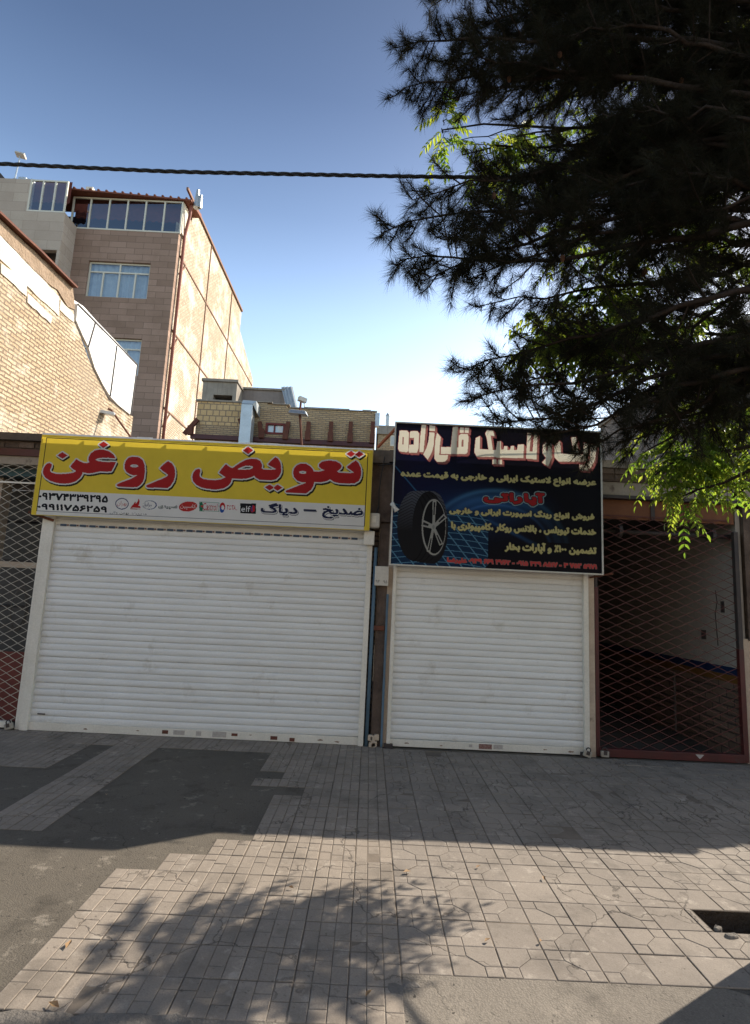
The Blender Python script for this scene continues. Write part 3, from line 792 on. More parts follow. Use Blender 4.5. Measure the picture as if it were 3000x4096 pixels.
heads = [
    ([(305, 208), (355, 240), (308, 272), (258, 240)], Z1), ([(695, 108), (740, 140), (692, 170), (648, 138)], Z1),
    ([(185, 312), (205, 322), (205, 345), (193, 370), (190, 385), (200, 400), (240, 412), (300, 415), (360, 412), (410, 402), (435, 388), (400, 365), (380, 345), (400, 318), (430, 285), (437, 275), (470, 295), (505, 310), (540, 312), (560, 305), (552, 285), (555, 255), (575, 220), (610, 195), (650, 185), (700, 187), (745, 200), (780, 225), (800, 250), (805, 268), (785, 268), (740, 262), (690, 262), (640, 268), (618, 280), (640, 292), (690, 300), (740, 302), (805, 300), (812, 303), (800, 330), (785, 360), (770, 390), (755, 393), (700, 393), (650, 393), (600, 405), (550, 410), (510, 402), (497, 400), (490, 425), (470, 455), (430, 485), (380, 502), (320, 508), (250, 500), (190, 480), (145, 450), (125, 420), (120, 390), (130, 355), (150, 325), (170, 313)], Z1),
    ([(985, 252), (1030, 258), (1065, 285), (1082, 330), (1085, 400), (1080, 450), (1065, 490), (1040, 520), (1010, 540), (960, 540), (900, 537), (840, 535), (820, 530), (818, 515), (850, 500), (900, 480), (950, 462), (990, 440), (1010, 428), (975, 428), (940, 415), (910, 395), (893, 365), (893, 325), (905, 290), (930, 262), (960, 253)], Z1),
    ([(985, 325), (1018, 331), (1022, 345), (995, 354), (962, 352), (944, 340), (958, 328)], Z1),
    ([(1303, 293), (1340, 315), (1362, 350), (1370, 390), (1368, 440), (1355, 485), (1325, 530), (1300, 548), (1240, 547), (1170, 545), (1110, 543), (1098, 535), (1100, 522), (1140, 505), (1200, 480), (1250, 460), (1290, 440), (1305, 425), (1280, 405), (1245, 380), (1225, 360), (1260, 325)], Z1),
    ([(577, 97), (622, 130), (577, 162), (532, 130)], Z2),
    ([(160, 287), (172, 292), (172, 312), (165, 335), (170, 355), (195, 372), (240, 380), (300, 383), (350, 375), (385, 358), (360, 340), (330, 320), (350, 290), (385, 250), (390, 247), (420, 270), (445, 280), (470, 262), (510, 235), (560, 210), (610, 200), (650, 203), (680, 220), (695, 250), (692, 280), (705, 290), (740, 295), (790, 293), (815, 290), (790, 275), (750, 255), (745, 245), (780, 210), (808, 187), (830, 200), (850, 230), (858, 270), (855, 320), (840, 350), (815, 375), (780, 383), (720, 383), (670, 378), (640, 360), (628, 345), (600, 360), (560, 370), (500, 373), (455, 370), (440, 370), (432, 400), (410, 430), (370, 452), (310, 462), (240, 458), (180, 445), (135, 420), (110, 390), (103, 355), (112, 320), (135, 292)], Z2),
    ([(590, 260), (618, 267), (614, 281), (590, 292), (550, 294), (500, 294), (486, 289), (520, 273), (555, 261)], Z2),
    ([(760, 420), (800, 445), (758, 470), (718, 442)], Z2), ([(828, 420), (868, 447), (826, 473), (788, 447)], Z2),
    ([(1450, 135), (1487, 160), (1448, 187), (1408, 160)], Z2), ([(1518, 138), (1558, 163), (1517, 190), (1480, 164)], Z2),
    ([(1490, 215), (1515, 240), (1532, 280), (1537, 320), (1530, 360), (1515, 390), (1480, 410), (1420, 412), (1360, 410), (1310, 400), (1280, 382), (1272, 375), (1245, 390), (1200, 400), (1150, 400), (1138, 400), (1130, 430), (1110, 465), (1070, 495), (1020, 495), (960, 492), (905, 488), (892, 480), (900, 470), (950, 450), (1000, 430), (1050, 412), (1070, 402), (1030, 400), (990, 385), (965, 355), (957, 320), (965, 285), (990, 255), (1030, 240), (1070, 245), (1105, 265), (1125, 290), (1135, 310), (1170, 312), (1200, 305), (1225, 298), (1195, 285), (1175, 265), (1180, 245), (1205, 225), (1260, 215), (1320, 222), (1355, 240), (1370, 260), (1365, 280), (1350, 295), (1330, 308), (1345, 318), (1400, 322), (1450, 322), (1475, 318), (1450, 300), (1420, 280), (1415, 270), (1450, 240)], Z2),
    ([(1040, 303), (1070, 311), (1067, 326), (1040, 330), (1010, 323), (1010, 309)], Z2)]
red = cv.evenodd([cv.px(zp(p_, *z_)) for p_, z_ in heads])
wht = cv.grow(red, .017); blk = cv.shift(wht, 3, -4) | cv.shift(wht, 1, -2)
inside = (cv.X > sx0 + .02) & (cv.X < sx1 - .02)
cv.paint(blk & inside, (.03, .025, .01)); cv.paint(wht, (.68, .66, .62)); xm_ = at(770, 1900, 1, YS)[0]
cv.paint(red & (cv.X < xm_), RED, 'lettering'); cv.paint(red & (cv.X >= xm_), RED, 'lettering', True)
cv.paint(cv.text('۰۹۳۷۴۳۳۹۲۹۵', 157, 1968, 431, 2012, .007), INK, 'phone_number')
cv.paint(cv.text('۰۹۹۱۱۷۵۶۲۵۹', 152, 2012, 428, 2052, .007), INK, 'phone_number', True)
cv.paint(cv.text(rtl('مدیریت: بهمن جانی').replace(':', ' :'), 440, 2043, 586, 2064, .0015), INK, 'small_lettering')
cv.paint(ell(cv, (488, 2015), 27, 23), (.03, .04, .12), 'oil_logo'); cv.paint(ell(cv, (488, 2015), 23.5, 19.5), WHT, 'oil_logo')
cv.paint(cv.text(rtl('بهران'), 469, 2004, 508, 2027, .002), RED, 'oil_logo')
fl = [(1000, 225), (1030, 190), (1045, 165), (1050, 190), (1068, 170), (1075, 138), (1090, 160), (1085, 195), (1075, 210), (1095, 215), (1098, 232), (995, 232)]
cv.paint(cv.fill([cv.px(zp(fl, 130, 1940, 2.5415))]), (.45, .02, .02), 'oil_logo', True); cv.paint(cv.fill([cv.px(zp([(995, 238), (1098, 241), (1098, 248), (995, 245)], 130, 1940, 2.5415))]), (.3, .03, .03), 'oil_logo')
cv.paint(ell(cv, (599, 2020), 28, 18), (.03, .05, .16), 'oil_logo', True); cv.paint(ell(cv, (597, 2020), 25.5, 16), WHT, 'oil_logo'); cv.paint(cv.text(rtl('ایرانول'), 572, 2008, 606, 2032, .0025), (.03, .04, .1), 'oil_logo')
m_ = cv.text(rtl('اسپیدی'), 634, 2016, 708, 2040, .007); cv.paint(m_, (.12, .14, .13), 'oil_logo', True); cv.paint(cv.text(rtl('اسپیدی'), 637, 2018, 705, 2038, .0), (.6, .6, .55), 'oil_logo')
cv.paint(ell(cv, (752, 2026), 37, 20, -.12), (.5, .03, .025), 'oil_logo', True); cv.paint(cv.text(rtl('کاسپین'), 722, 2014, 783, 2040, .002), (.7, .66, .62), 'oil_logo')
cb = lambda x0, y0, x1, y1: cv.fill([cv.px([(x0, y0), (x1, y0 + (x1 - x0) * .045), (x1, y1 + (x1 - x0) * .045), (x0, y1)])])
cv.paint(cb(797, 2006, 877, 2044), (.05, .25, .16), 'oil_logo', True); cv.paint(cb(799, 2009, 875, 2041), (.68, .66, .62), 'oil_logo')
cv.paint(ell(cv, (805, 2026), 8, 18), (.02, .17, .09), 'oil_logo'); cv.paint(cb(803, 2022, 812, 2028), (.6, .05, .05), 'oil_logo')
cv.paint(cv.text('Castrol', 812, 2010, 868, 2044, .0035), (.45, .015, .02), 'oil_logo')
cv.paint(ell(cv, (890, 2027), 11, 17), (.5, .02, .02), 'oil_logo', True); cv.paint(ell(cv, (888, 2038), 9, 13), (.02, .08, .35), 'oil_logo'); cv.paint(ell(cv, (891, 2030), 6, 9), WHT, 'oil_logo')
cv.paint(cv.text('TOTAL', 907, 2020, 949, 2041, .0015), (.5, .02, .03), 'oil_logo')
cv.paint(cb(961, 2012, 1024, 2053), INK, 'oil_logo', True); cv.paint(cv.text('elf', 965, 2022, 1001, 2049, .004), (.7, .7, .7), 'oil_logo')
cv.paint(cv.fill([cv.px([(1004, 2028), (1012, 2020), (1021, 2026), (1019, 2044), (1008, 2051), (1003, 2044)])]), (.5, .02, .03), 'oil_logo'); cv.paint(cv.fill([cv.px([(1004, 2028), (1010, 2022), (1010, 2048), (1004, 2044)])]), (.04, .05, .2), 'oil_logo')
for tx_, bx_ in ((rtl('دیاگ'), (1044, 2008, 1190, 2066)), (rtl('ضدیخ'), (1290, 2022, 1452, 2082))):
    m_ = cv.text(tx_, *bx_, .008); sh_ = cv.shift(cv.grow(m_, .006), 2, -3); cv.paint(sh_, (.2, .2, .2), 'service_lettering'); cv.paint(cv.shift(cv.grow(m_, .004), 1, -2), WHT, 'service_lettering'); cv.paint(m_, NAVY, 'service_lettering')
cv.paint(cb(1216, 2040, 1268, 2047), (.2, .2, .2), 'service_lettering'); cv.paint(cb(1214, 2036, 1265, 2043), NAVY, 'service_lettering')
cv.build(M['banner'], ys, 'panel')
fr = MB(); fy0, fy1 = YS + .006, YS + .034
for x in np.linspace(sx0 + .015, sx1 - .015, 9): fr.box(x - .008, x + .008, fy0, fy1, sz0 + .03, sz1 - .05)
fr.box(sx0, sx1, fy0, fy1, sz0, sz0 + .03); fr.box(sx0, sx1, fy0, fy0 + .008, sz1 - .012, sz1 - .003)
fr.build('frame', M['dark_steel'], ys)
tp = MB(); xs = np.linspace(sx0 - .004, sx1 + .004, 22)
for a, b in zip(xs[:-1], xs[1:]):
    h = .012 + random.uniform(0, .012); tp.add([(a, YS - .004, sz1 - .004), (b, YS - .004, sz1 - .004), (b, YS - .002, sz1 + h), (a, YS - .002, sz1 + h), (a, YS + .012, sz1 + h * .5), (b, YS + .012, sz1 + h * .5)], [(0, 1, 2, 3), (3, 2, 5, 4)])
tp.build('top_edge', M['white_sheet'], ys)
eg = MB().box(sx0 - .006, sx0, YS - .002, YS + .036, sz0, sz1).box(sx1, sx1 + .006, YS - .002, YS + .036, sz0, sz1).box(sx0, sx1, YS - .002, YS + .036, sz0 - .006, sz0)
eg.build('side_edge', M['yellow_metal'], ys)

# --- dark billboard
YB = 6.655
bx0, bx1 = at(1574, 1950, 1, YB)[0], at(2405, 2000, 1, YB)[0]; bz0, bz1 = at(2000, 2277, 1, YB)[2], at(2000, 1711, 1, YB)[2]
bs = thing('shop_sign', ((bx0 + bx1) / 2, YB, bz0), 'dark blue sign with cream lettering and a printed car wheel over the narrow shutter', 'sign')
cv = Canvas(bx0, bx1, bz0, bz1, YB, .004)
BGC = np.array((.005, .004, .007)); cv.col[:] = BGC
U = (cv.X - bx0) / (bx1 - bx0); V = (cv.Z - bz0) / (bz1 - bz0)


def glow(cu_, cvv, ru, rv, c, rot=0):
    du, dv = U - cu_, (V - cvv) * .7; a_ = du * math.cos(rot) + dv * math.sin(rot); b_ = -du * math.sin(rot) + dv * math.cos(rot)
    cv.col += np.exp(-((a_ / ru) ** 2 + (b_ / rv) ** 2))[..., None] * np.array(c)


glow(.1, .6, .16, .25, (.001, .002, .018)); glow(.4, .4, .2, .1, (.004, .018, .06)); glow(.5, .44, .16, .05, (.008, .04, .1)); glow(.25, .45, .2, .2, (.0, .003, .02))
# swooping light bands
for k_, (r0, wd, c) in enumerate(((.34, .012, (.03, .1, .18)), (.30, .022, (.016, .055, .12)), (.26, .008, (.02, .06, .14)))):
    d = np.hypot(U - .5, (V - .12) * .8); band = np.exp(-((d - r0) / wd) ** 2) * np.clip(1.15 - np.abs(U - .42) * 2.4, 0, 1) * (V > .2)
    cv.col += band[..., None] * np.array(c)
d = np.abs((V - (.36 - .62 * (U - .42) ** 1.0 * 1.1))); cv.col += (np.exp(-(d / .014) ** 2) * np.clip((U - .4) * 8, 0, 1) * np.clip((.78 - U) * 4, 0, 1) * .7)[..., None] * np.array((.02, .08, .2))
# blue lattice floor at the lower left
fl = (V < .42 - .1 * U) & (V > -.36 + U * 1.0 - .08) & (U < .46)
wx = U * .8 + V * .45; wz = V * 1.1 - U * .28 + .6 * U * U
ln = (np.abs((wx * 22) % 1 - .5) > .44) | (np.abs((wz * 22) % 1 - .5) > .44)
cv.paint(fl & ln, (.09, .22, .33)); cv.col[fl & ~ln] = (.008, .03, .075)
st = np.abs((V - .66) + (U - .02) * 1.6) ; cv.col += (np.exp(-(st / .006) ** 2) * (U < .2))[..., None] * np.array((.02, .1, .2))
# wheel
ZW = (1540, 1920, 4.589)
wp = lambda c, rx, ry: ell(cv, (ZW[0] + c[0] / ZW[2], ZW[1] + c[1] / ZW[2]), rx / ZW[2], ry / ZW[2])
tyre = np.zeros_like(cv.lab, bool)
for k_ in np.linspace(0, 1, 14): tyre |= wp((880 - 350 * k_, 870 - 25 * k_), 280 + 30 * math.sin(k_ * 3) + 25 * k_, 668 - 25 * k_ ** 2)
cv.paint(tyre, (.012, .011, .013), 'wheel_picture')
lx = (cv.px([(ZW[0] + 480 / ZW[2], 2100)])[0, 0]); zz = cv.px([(1640, ZW[1] + 600 / ZW[2])])[0, 1]
for k_ in range(4):
    m0 = wp((850 - 95 * k_ - 90, 860), 280, 640) & ~wp((850 - 95 * k_ - 110, 860), 280, 640)
    cv.paint(m0 & tyre, (.004, .004, .005), 'wheel_picture')
tread = tyre & ~wp((800, 868), 300, 660) 
sh_ = np.clip((cv.Z - zz) / .3, 0, 1) * np.exp(-((cv.X - lx + .02) / .1) ** 2)
gv = ((cv.Z * 28 + np.abs(cv.X - lx) * 16) % 1) < .25
cv.col[tread] += (np.clip(.5 + (cv.Z - zz) * 2.2, 0, 1) * .075 * np.where(gv, .12, 1))[tread][:, None] * np.array((.9, 1, 1.25))
cv.paint(wp((900, 868), 238, 545), (.02, .02, .024), 'wheel_picture')
cv.paint(wp((897, 866), 224, 517), (.36, .35, .32), 'wheel_picture'); cv.paint(wp((905, 862), 206, 490), (.008, .008, .01), 'wheel_picture')
for ex, ey, wd in ((910, 372, 34), (1108, 655, 48), (1035, 1190, 38), (795, 1320, 34), (685, 790, 60)):
    hx, hy = 890, 862; dx, dy = ex - hx, ey - hy; L_ = math.hypot(dx, dy); nx, ny = -dy / L_ * wd, dx / L_ * wd
    cv.paint(cv.fill([cv.px(zp([(hx + nx * .6, hy + ny * .6), (ex + nx, ey + ny), (ex - nx, ey - ny), (hx - nx * .6, hy - ny * .6)], *ZW))]), (.36, .35, .32), 'wheel_picture')
    cv.paint(cv.fill([cv.px(zp([(hx + dx * .45 + nx * .3, hy + dy * .45 + ny * .3), (hx + dx * .93 + nx * .45, hy + dy * .93 + ny * .45), (hx + dx * .93 - nx * .45, hy + dy * .93 - ny * .45), (hx + dx * .45 - nx * .3, hy + dy * .45 - ny * .3)], *ZW))]), (.02, .02, .022), 'wheel_picture')
cv.paint(wp((890, 862), 42, 75), (.36, .35, .32), 'wheel_picture'); cv.paint(wp((890, 862), 22, 40), (.24, .24, .23), 'wheel_picture')
# heading
Z3 = (1580, 1680, 3.515); Z0 = (0, 0, 1)
hd = [([(65, 148), (170, 148), (195, 180), (188, 430), (165, 455), (60, 440), (42, 400)], Z3), ([(108, 238), (126, 240), (122, 345), (102, 345)], Z3),
      ([(225, 155), (315, 158), (340, 190), (330, 400), (310, 460), (200, 460), (190, 440), (200, 350), (265, 345), (268, 250), (208, 250), (212, 170)], Z3),
      ([(375, 68), (435, 68), (415, 300), (400, 450), (342, 450), (355, 250)], Z3), ([(485, 75), (565, 85), (562, 155), (485, 150)], Z3),
      ([(485, 172), (555, 180), (545, 350), (520, 450), (460, 560), (398, 485), (440, 400), (470, 300)], Z3),
      ([(590, 178), (645, 240), (628, 380), (622, 492), (745, 492), (738, 545), (700, 590), (590, 590), (552, 540), (565, 300)], Z3),
      ([(815, 95), (885, 95), (868, 385), (890, 385), (895, 220), (930, 195), (1020, 200), (1035, 240), (1020, 450), (1000, 478), (645, 478), (645, 380), (785, 380)], Z3),
      ([(940, 275), (966, 275), (960, 375), (932, 375)], Z3), ([(915, 105), (968, 108), (964, 180), (913, 180)], Z3), ([(982, 110), (1040, 113), (1035, 182), (980, 180)], Z3),
      ([(1135, 255), (1195, 225), (1190, 410), (1315, 415), (1292, 260), (1270, 190), (1295, 142), (1380, 150), (1400, 230), (1345, 215), (1375, 420), (1420, 425), (1420, 518), (1150, 518), (1115, 450)], Z3),
      ([(1984, 1798), (1990, 1765), (2004, 1765), (2004, 1798), (2014, 1798), (2017, 1785), (2030, 1785), (2030, 1800), (2040, 1800), (2044, 1784), (2056, 1784), (2056, 1800), (2068, 1800), (2072, 1778), (2096, 1778), (2093, 1833), (1984, 1830)], Z0),
      ([(1970, 1838), (1986, 1838), (1986, 1856), (1970, 1856)], Z0), ([(1992, 1839), (2008, 1839), (2008, 1857), (1992, 1857)], Z0),
      ([(2110, 1732), (2124, 1732), (2118, 1806), (2130, 1806), (2136, 1732), (2150, 1732), (2146, 1838), (2104, 1834)], Z0),
      ([(2190, 1765), (2205, 1776), (2208, 1830), (2192, 1866), (2168, 1850), (2184, 1832), (2170, 1812), (2172, 1778)], Z0), ([(2185, 1785), (2192, 1785), (2190, 1805), (2184, 1803)], Z0),
      ([(2218, 1785), (2240, 1762), (2244, 1814), (2296, 1818), (2284, 1750), (2304, 1748), (2316, 1818), (2332, 1818), (2336, 1770), (2356, 1776), (2350, 1846), (2235, 1846), (2218, 1830)], Z0),
      ([(2318, 1857), (2333, 1858), (2333, 1881), (2318, 1880)], Z0), ([(2338, 1858), (2353, 1859), (2352, 1882), (2338, 1881)], Z0),
      ([(2363, 1772), (2386, 1785), (2380, 1840), (2360, 1876), (2345, 1864), (2360, 1836)], Z0)]
hm = cv.evenodd([cv.px(zp(p_, *z_)) for p_, z_ in hd])
ex = np.zeros_like(hm)
for k_ in range(1, 7): ex |= cv.shift(hm, k_, -k_)
cv.paint(cv.grow(ex | hm, .006), (.32, .05, .06), 'heading_outline'); cv.paint(ex, (.3, .12, .1), 'heading_outline'); cv.paint(hm, (.72, .66, .52), 'heading')
CRM = (.56, .5, .22)
for tx_, bx_, bo in (('عرضه انواع لاستیک ایرانی و خارجی به قیمت عمده', (1603, 1878, 2386, 1954), .008), ('فروش انواع رینگ اسپورت ایرانی و خارجی', (1797, 2024, 2378, 2090), .008),
                     ('خدمات تیوبلس ، بالانس روکار ،کامپیوتری با', (1804, 2084, 2386, 2152), .008)):
    m_ = cv.text(rtl(tx_), *bx_, bo); cv.paint(cv.grow(m_, .005), (.035, .03, .012), 'service_lettering'); cv.paint(m_, CRM, 'service_lettering')
m_ = cv.text(shape('بخار') + ' ' + shape('آپارات') + ' ' + shape('و') + ' ٪۱۰۰ ' + shape('تضمین'), 2019, 2164, 2387, 2228, .008)
cv.paint(cv.grow(m_, .005), (.035, .03, .012), 'service_lettering'); cv.paint(m_, CRM, 'service_lettering')
m_ = cv.text(shape('آپاراتی'), 1934, 1960, 2180, 2026, .013); cv.paint(cv.grow(m_, .02), (.25, .33, .36), 'red_lettering'); cv.paint(cv.grow(m_, .011), INK, 'red_lettering'); cv.paint(m_, (.38, .022, .025), 'red_lettering')
m_ = cv.text(shape('علیرضا') + ' ۰۹۳۹ ۶۶۹ ۳۷۶۲ - ۰۹۱۵ ۳۲۹ ۸۵۱۷ - ۳ ۷۵۲ ۵۹۷۱', 1788, 2228, 2388, 2282, .006); cv.paint(cv.grow(m_, .006), (.2, .14, .13), 'phone_number'); cv.paint(m_, (.55, .06, .06), 'phone_number')
np.clip(cv.col, 0, 1, out=cv.col); cv.col = np.round(cv.col, 3)
cv.build(M['banner'], bs, 'panel')
fr = MB(); e = .014
fr.box(bx0 - e, bx0 + .004, YB - .012, YB + .035, bz0 - e, bz1 + e); fr.box(bx1 - .004, bx1 + e, YB - .012, YB + .035, bz0 - e, bz1 + e)
fr.box(bx0 + .004, bx1 - .004, YB - .012, YB + .035, bz0 - e, bz0 + .004); fr.box(bx0 + .004, bx1 - .004, YB - .012, YB + .035, bz1 - .004, bz1 + e)
fr.build('frame', M['alu'], bs, bevel=.003)
fr = MB()
for x in (bx0 + .75, bx0 + 1.27, bx0 + 1.9): fr.box(x - .016, x + .016, YB + .008, YB + .034, bz0 + .01, bz1 - .01)
fr.box(bx0 + .01, bx1 - .01, YB + .008, YB + .03, bz0 + .8, bz0 + .83)
fr.build('back_bar', M['dark_steel'], bs)
fitting('sign_wire', 'thin black wire hanging behind the top of the dark sign', 'wire', MB().tube([(bx0 - .2, YB + .09, 3.3), (bx0 + .55, YB + .07, 3.42), (bx0 + 1.2, YB + .06, 3.56), (bx0 + 1.9, YB + .07, 3.62), (bx1 + .3, YB + .09, 3.75)], .008, 5), M['cable'])
a = at(1597, 1700, 1, YB + .05); b = at(1512, 1788, 1, 7.15)
fitting('sign_strut', 'rusty orange strut bracing the dark sign to the roof', 'strut', MB().bar(a, b, .028), surf('orange_rust', (.36, .1, .035), (.24, .07, .03), 6, .7, .1))
fitting('support_arm', 'dark iron arm under the right end of the dark sign', 'bracket', MB().bar((2.63, YF - .04, 2.06), (2.86, YB + .03, 2.115), .02), M['rust'])
fitting('support_arm', 'dark iron arm under the left end of the yellow sign', 'bracket', MB().bar((-3.87, YF - .04, 2.44), (-4.12, YS + .03, 2.52), .03), M['rust'])
rg = MB()
rp = [at(1568, 2015, 1, YB - .02), at(1577, 2026, 1, YB - .05), at(1588, 2044, 1, YB - .04)]
rg.tube([rp[0] - (0.01, 0, -.01), rp[0], rp[1], (rp[1] + rp[2]) / 2, rp[2]], [.012, .03, .018, .024, .034], 9)
fitting('white_rag', 'white rag knotted round the left edge of the dark sign', 'rag', rg, M['cloth_white'], smooth=True)
cv2 = Canvas(.05, .2, 1.85, 1.94, YF - .1015, .0025); cv2.lab[:] = -1; cv2.names = {0: None}
m_ = cv2.text('۹۴   ۹۵', 1503, 2319, 1549, 2334, .002); cv2.lab[m_] = 0; cv2.col[m_] = (.02, .02, .02); cv2.build(M['banner'], t if False else bpy.data.objects['meter_box'], 'number')

# ------------------------------------------------------------------ left neighbour: sunlit brick wall
XL = -4.85
zw = lambda pts, x0=0, y0=560, s=1.502, X=XL: [tuple(at(x0 + a / s, y0 + b / s, 0, X)[1:]) for a, b in pts]
def jag(poly, step=.11, amp=.012):
    out = []
    for (a, b), (c_, d_) in zip(poly, poly[1:] + poly[:1]):
        n = max(1, int(math.hypot(c_ - a, d_ - b) / step))
        for k_ in range(n):
            u = k_ / n; out.append((a + (c_ - a) * u + random.uniform(-amp, amp) * (k_ > 0), b + (d_ - b) * u + random.uniform(-amp, amp) * (k_ > 0)))
    return out


lw = thing('brick_building', (XL, 9, 3.4), 'old buff brick side wall with a curved broken top, left above the yellow sign', 'building')
top = zw([(-200, 290), (0, 475), (205, 665), (430, 885), (440, 1000), (450, 1090), (490, 1200), (530, 1310), (575, 1410), (615, 1490), (650, 1560), (700, 1595), (780, 1655), (800, 1660)])
outl = [(top[0][0], 3.3)] + top + [(top[-1][0], 3.3)]
MB().prism([(y, z) for y, z in outl], 0, XL - .3, XL).build('brick_wall', M['buff_brick_x'], lw)
c = MB(); edge = zw([(-200, 280), (0, 465), (100, 560), (205, 655), (320, 770), (430, 878)])
for (y0, z0), (y1, z1) in zip(edge[:-1], edge[1:]): c.add([(XL + .1, y0, z0 - .03), (XL + .1, y1, z1 - .03), (XL + .1, y1, z1), (XL + .1, y0, z0), (XL - .5, y0, z0 + .02), (XL - .5, y1, z1 + .02)], [(0, 1, 2, 3), (3, 2, 5, 4), (0, 4, 5, 1)])
c.build('sheet_coping', M['rust'], lw)
pm = MB().prism(jag(zw([(-200, 300), (0, 485), (205, 672), (430, 890), (445, 1020), (400, 1000), (340, 900), (270, 850), (160, 740), (60, 640), (0, 575), (-200, 400)])), 0, XL - .01, XL + .02); pm.build('mud_plaster', M['mud_plaster'], lw)
wb = MB()
for pl_ in ([(-150, 480), (0, 575), (160, 745), (350, 940), (350, 1060), (300, 1010), (150, 870), (0, 720), (-150, 600)],
            [(0, 740), (155, 850), (155, 940), (0, 800)], [(160, 920), (310, 1060), (300, 1105), (160, 975)], [(360, 960), (440, 1050), (440, 1095), (355, 1020)]):
    wb.prism(jag(zw(pl_)), 0, XL - .01, XL + .012 + random.uniform(0, .004))
wb.build('white_blocks', M['white_block'], lw)
wf = thing('sheet_fence', tuple(at(420, 1450, 0, XL + .03)), 'white sheet metal fence standing on the curved end of the old brick wall', 'fence')
sh_poly = [[(455, 985), (560, 1095), (520, 1240), (490, 1180), (448, 1085)], [(563, 1098), (690, 1235), (650, 1535), (610, 1470), (560, 1370), (522, 1245)], [(693, 1238), (815, 1350), (775, 1650), (700, 1590), (653, 1540)]]
for pl_ in sh_poly: MB().prism(zw(pl_), 0, XL - .02, XL + .03).build('sheet', M['white_sheet'], wf)
fr = MB()
for a, b in (((455, 985), (815, 1350)), ((815, 1350), (775, 1650)), ((561, 1096), (518, 1243)), ((691, 1236), (651, 1538))):
    (ya, za), (yb, zb) = zw([a, b]); fr.bar((XL + .035, ya, za), (XL + .035, yb, zb), .02)
fr.build('frame', M['dark_steel'], wf)
MB().prism(zw([(453, 955), (520, 1000), (600, 1090), (700, 1195), (815, 1320), (815, 1345), (690, 1228), (560, 1090), (455, 980)]), 0, XL - .12, XL - .05).build('top_flashing', M['white_sheet'], wf)


def flood_lamp(p, pole, label, rot):
    t = thing('flood_lamp', p, label, 'lamp', 'flood lamps above the signs')
    p = Vector(p); h = MB()
    vs = []
    for (u, v, z) in ((-.14, -.1, -.03), (.14, -.1, -.045), (.14, .1, -.02), (-.14, .1, -.005), (-.11, -.06, .035), (.11, -.06, .02), (.11, .08, .045), (-.11, .08, .06)):
        r_ = Matrix.Rotation(rot, 3, 'Z') @ Vector((u, v, z)); vs.append(tuple(p + r_))
    h.add(vs, [(3, 2, 1, 0), (4, 5, 6, 7), (0, 1, 5, 4), (1, 2, 6, 5), (2, 3, 7, 6), (3, 0, 4, 7)]); h.build('lamp_head', M['galv'], t, bevel=.01)
    MB().tube(pole, .018, 6).build('pole', M['rust'], t)
    return t


a = at(430, 1653, 1, 9.6); flood_lamp(tuple(a), [tuple(a + (0, 0, .08)), tuple(a + (.06, .0, .06)), tuple(at(525, 1752, 1, 9.6)), tuple(at(560, 1800, 1, 9.6))], 'weathered flood lamp on a leaning rusty pole below the brick wall', .3)
a = at(1193, 1652, 1, 8.0); flood_lamp(tuple(a), [tuple(a + (0.02, .05, .18)), tuple(a + (.02, .02, 0)), tuple(at(1207, 1780, 1, 8.0)), tuple(at(1210, 1840, 1, 8.0))], 'weathered flood lamp on an upright rusty pole in front of the low brick house', 0)

# ------------------------------------------------------------------ tall house
YT = 24.0
tc = at(676, 1300, 1, YT)[0]
tb = thing('apartment_house', (tc - 4, YT, 0), 'tall brown clad house with a glazed top floor and a bare brick flank', 'building')
zt = at(735, 935, 1, YT)[2]; zr = at(735, 800, 1, YT)[2]; xl = at(265, 1000, 1, YT)[0]; x_far = xl - 9
zf = lambda py, px=500: at(px, py, 1, YT)[2]
ang = -.035                                                     # the house is turned a little


def win(x0, x1, z0, z1, y, parent, cols, transom, deep=.14, curtain=True):
    f = MB(); wd = .07
    f.box(x0, x1, y, y + .07, z0, z0 + wd); f.box(x0, x1, y, y + .07, z1 - wd, z1); f.box(x0, x0 + wd, y, y + .07, z0 + wd, z1 - wd); f.box(x1 - wd, x1, y, y + .07, z0 + wd, z1 - wd)
    zt_ = z1 - (z1 - z0) * .27 if transom else z1
    if transom: f.box(x0 + wd, x1 - wd, y, y + .068, zt_ - wd / 2, zt_ + wd / 2)
    for c in cols:
        xc = x0 + (x1 - x0) * c; f.box(xc - wd / 2, xc + wd / 2, y + .001, y + .069, z0 + wd, zt_ - wd / 2 if transom else z1 - wd)
    if transom: f.box((x0 + x1) / 2 - wd / 2, (x0 + x1) / 2 + wd / 2, y + .001, y + .069, zt_ + wd / 2, z1 - wd)
    fo = f.build('window', M['frame_white'], parent)
    MB().add([(x0 + .03, y + .035, z0 + .03), (x1 - .03, y + .035, z0 + .03), (x1 - .03, y + .035, z1 - .03), (x0 + .03, y + .035, z1 - .03)], [(0, 1, 2, 3)]).build('pane', M['glass'], fo)
    if curtain:
        n = 60; vs = []
        for i in range(n + 1):
            u = i / n; x = x0 + u * (x1 - x0); vs += [(x, y + .17 + .035 * math.sin(u * 58 + math.sin(u * 9) * 2), z0), (x, y + .17 + .035 * math.sin(u * 58 + math.sin(u * 9) * 2), z1)]
        MB().add(vs, [(2 * i, 2 * i + 2, 2 * i + 3, 2 * i + 1) for i in range(n)]).build('curtain', M['curtain'], fo)


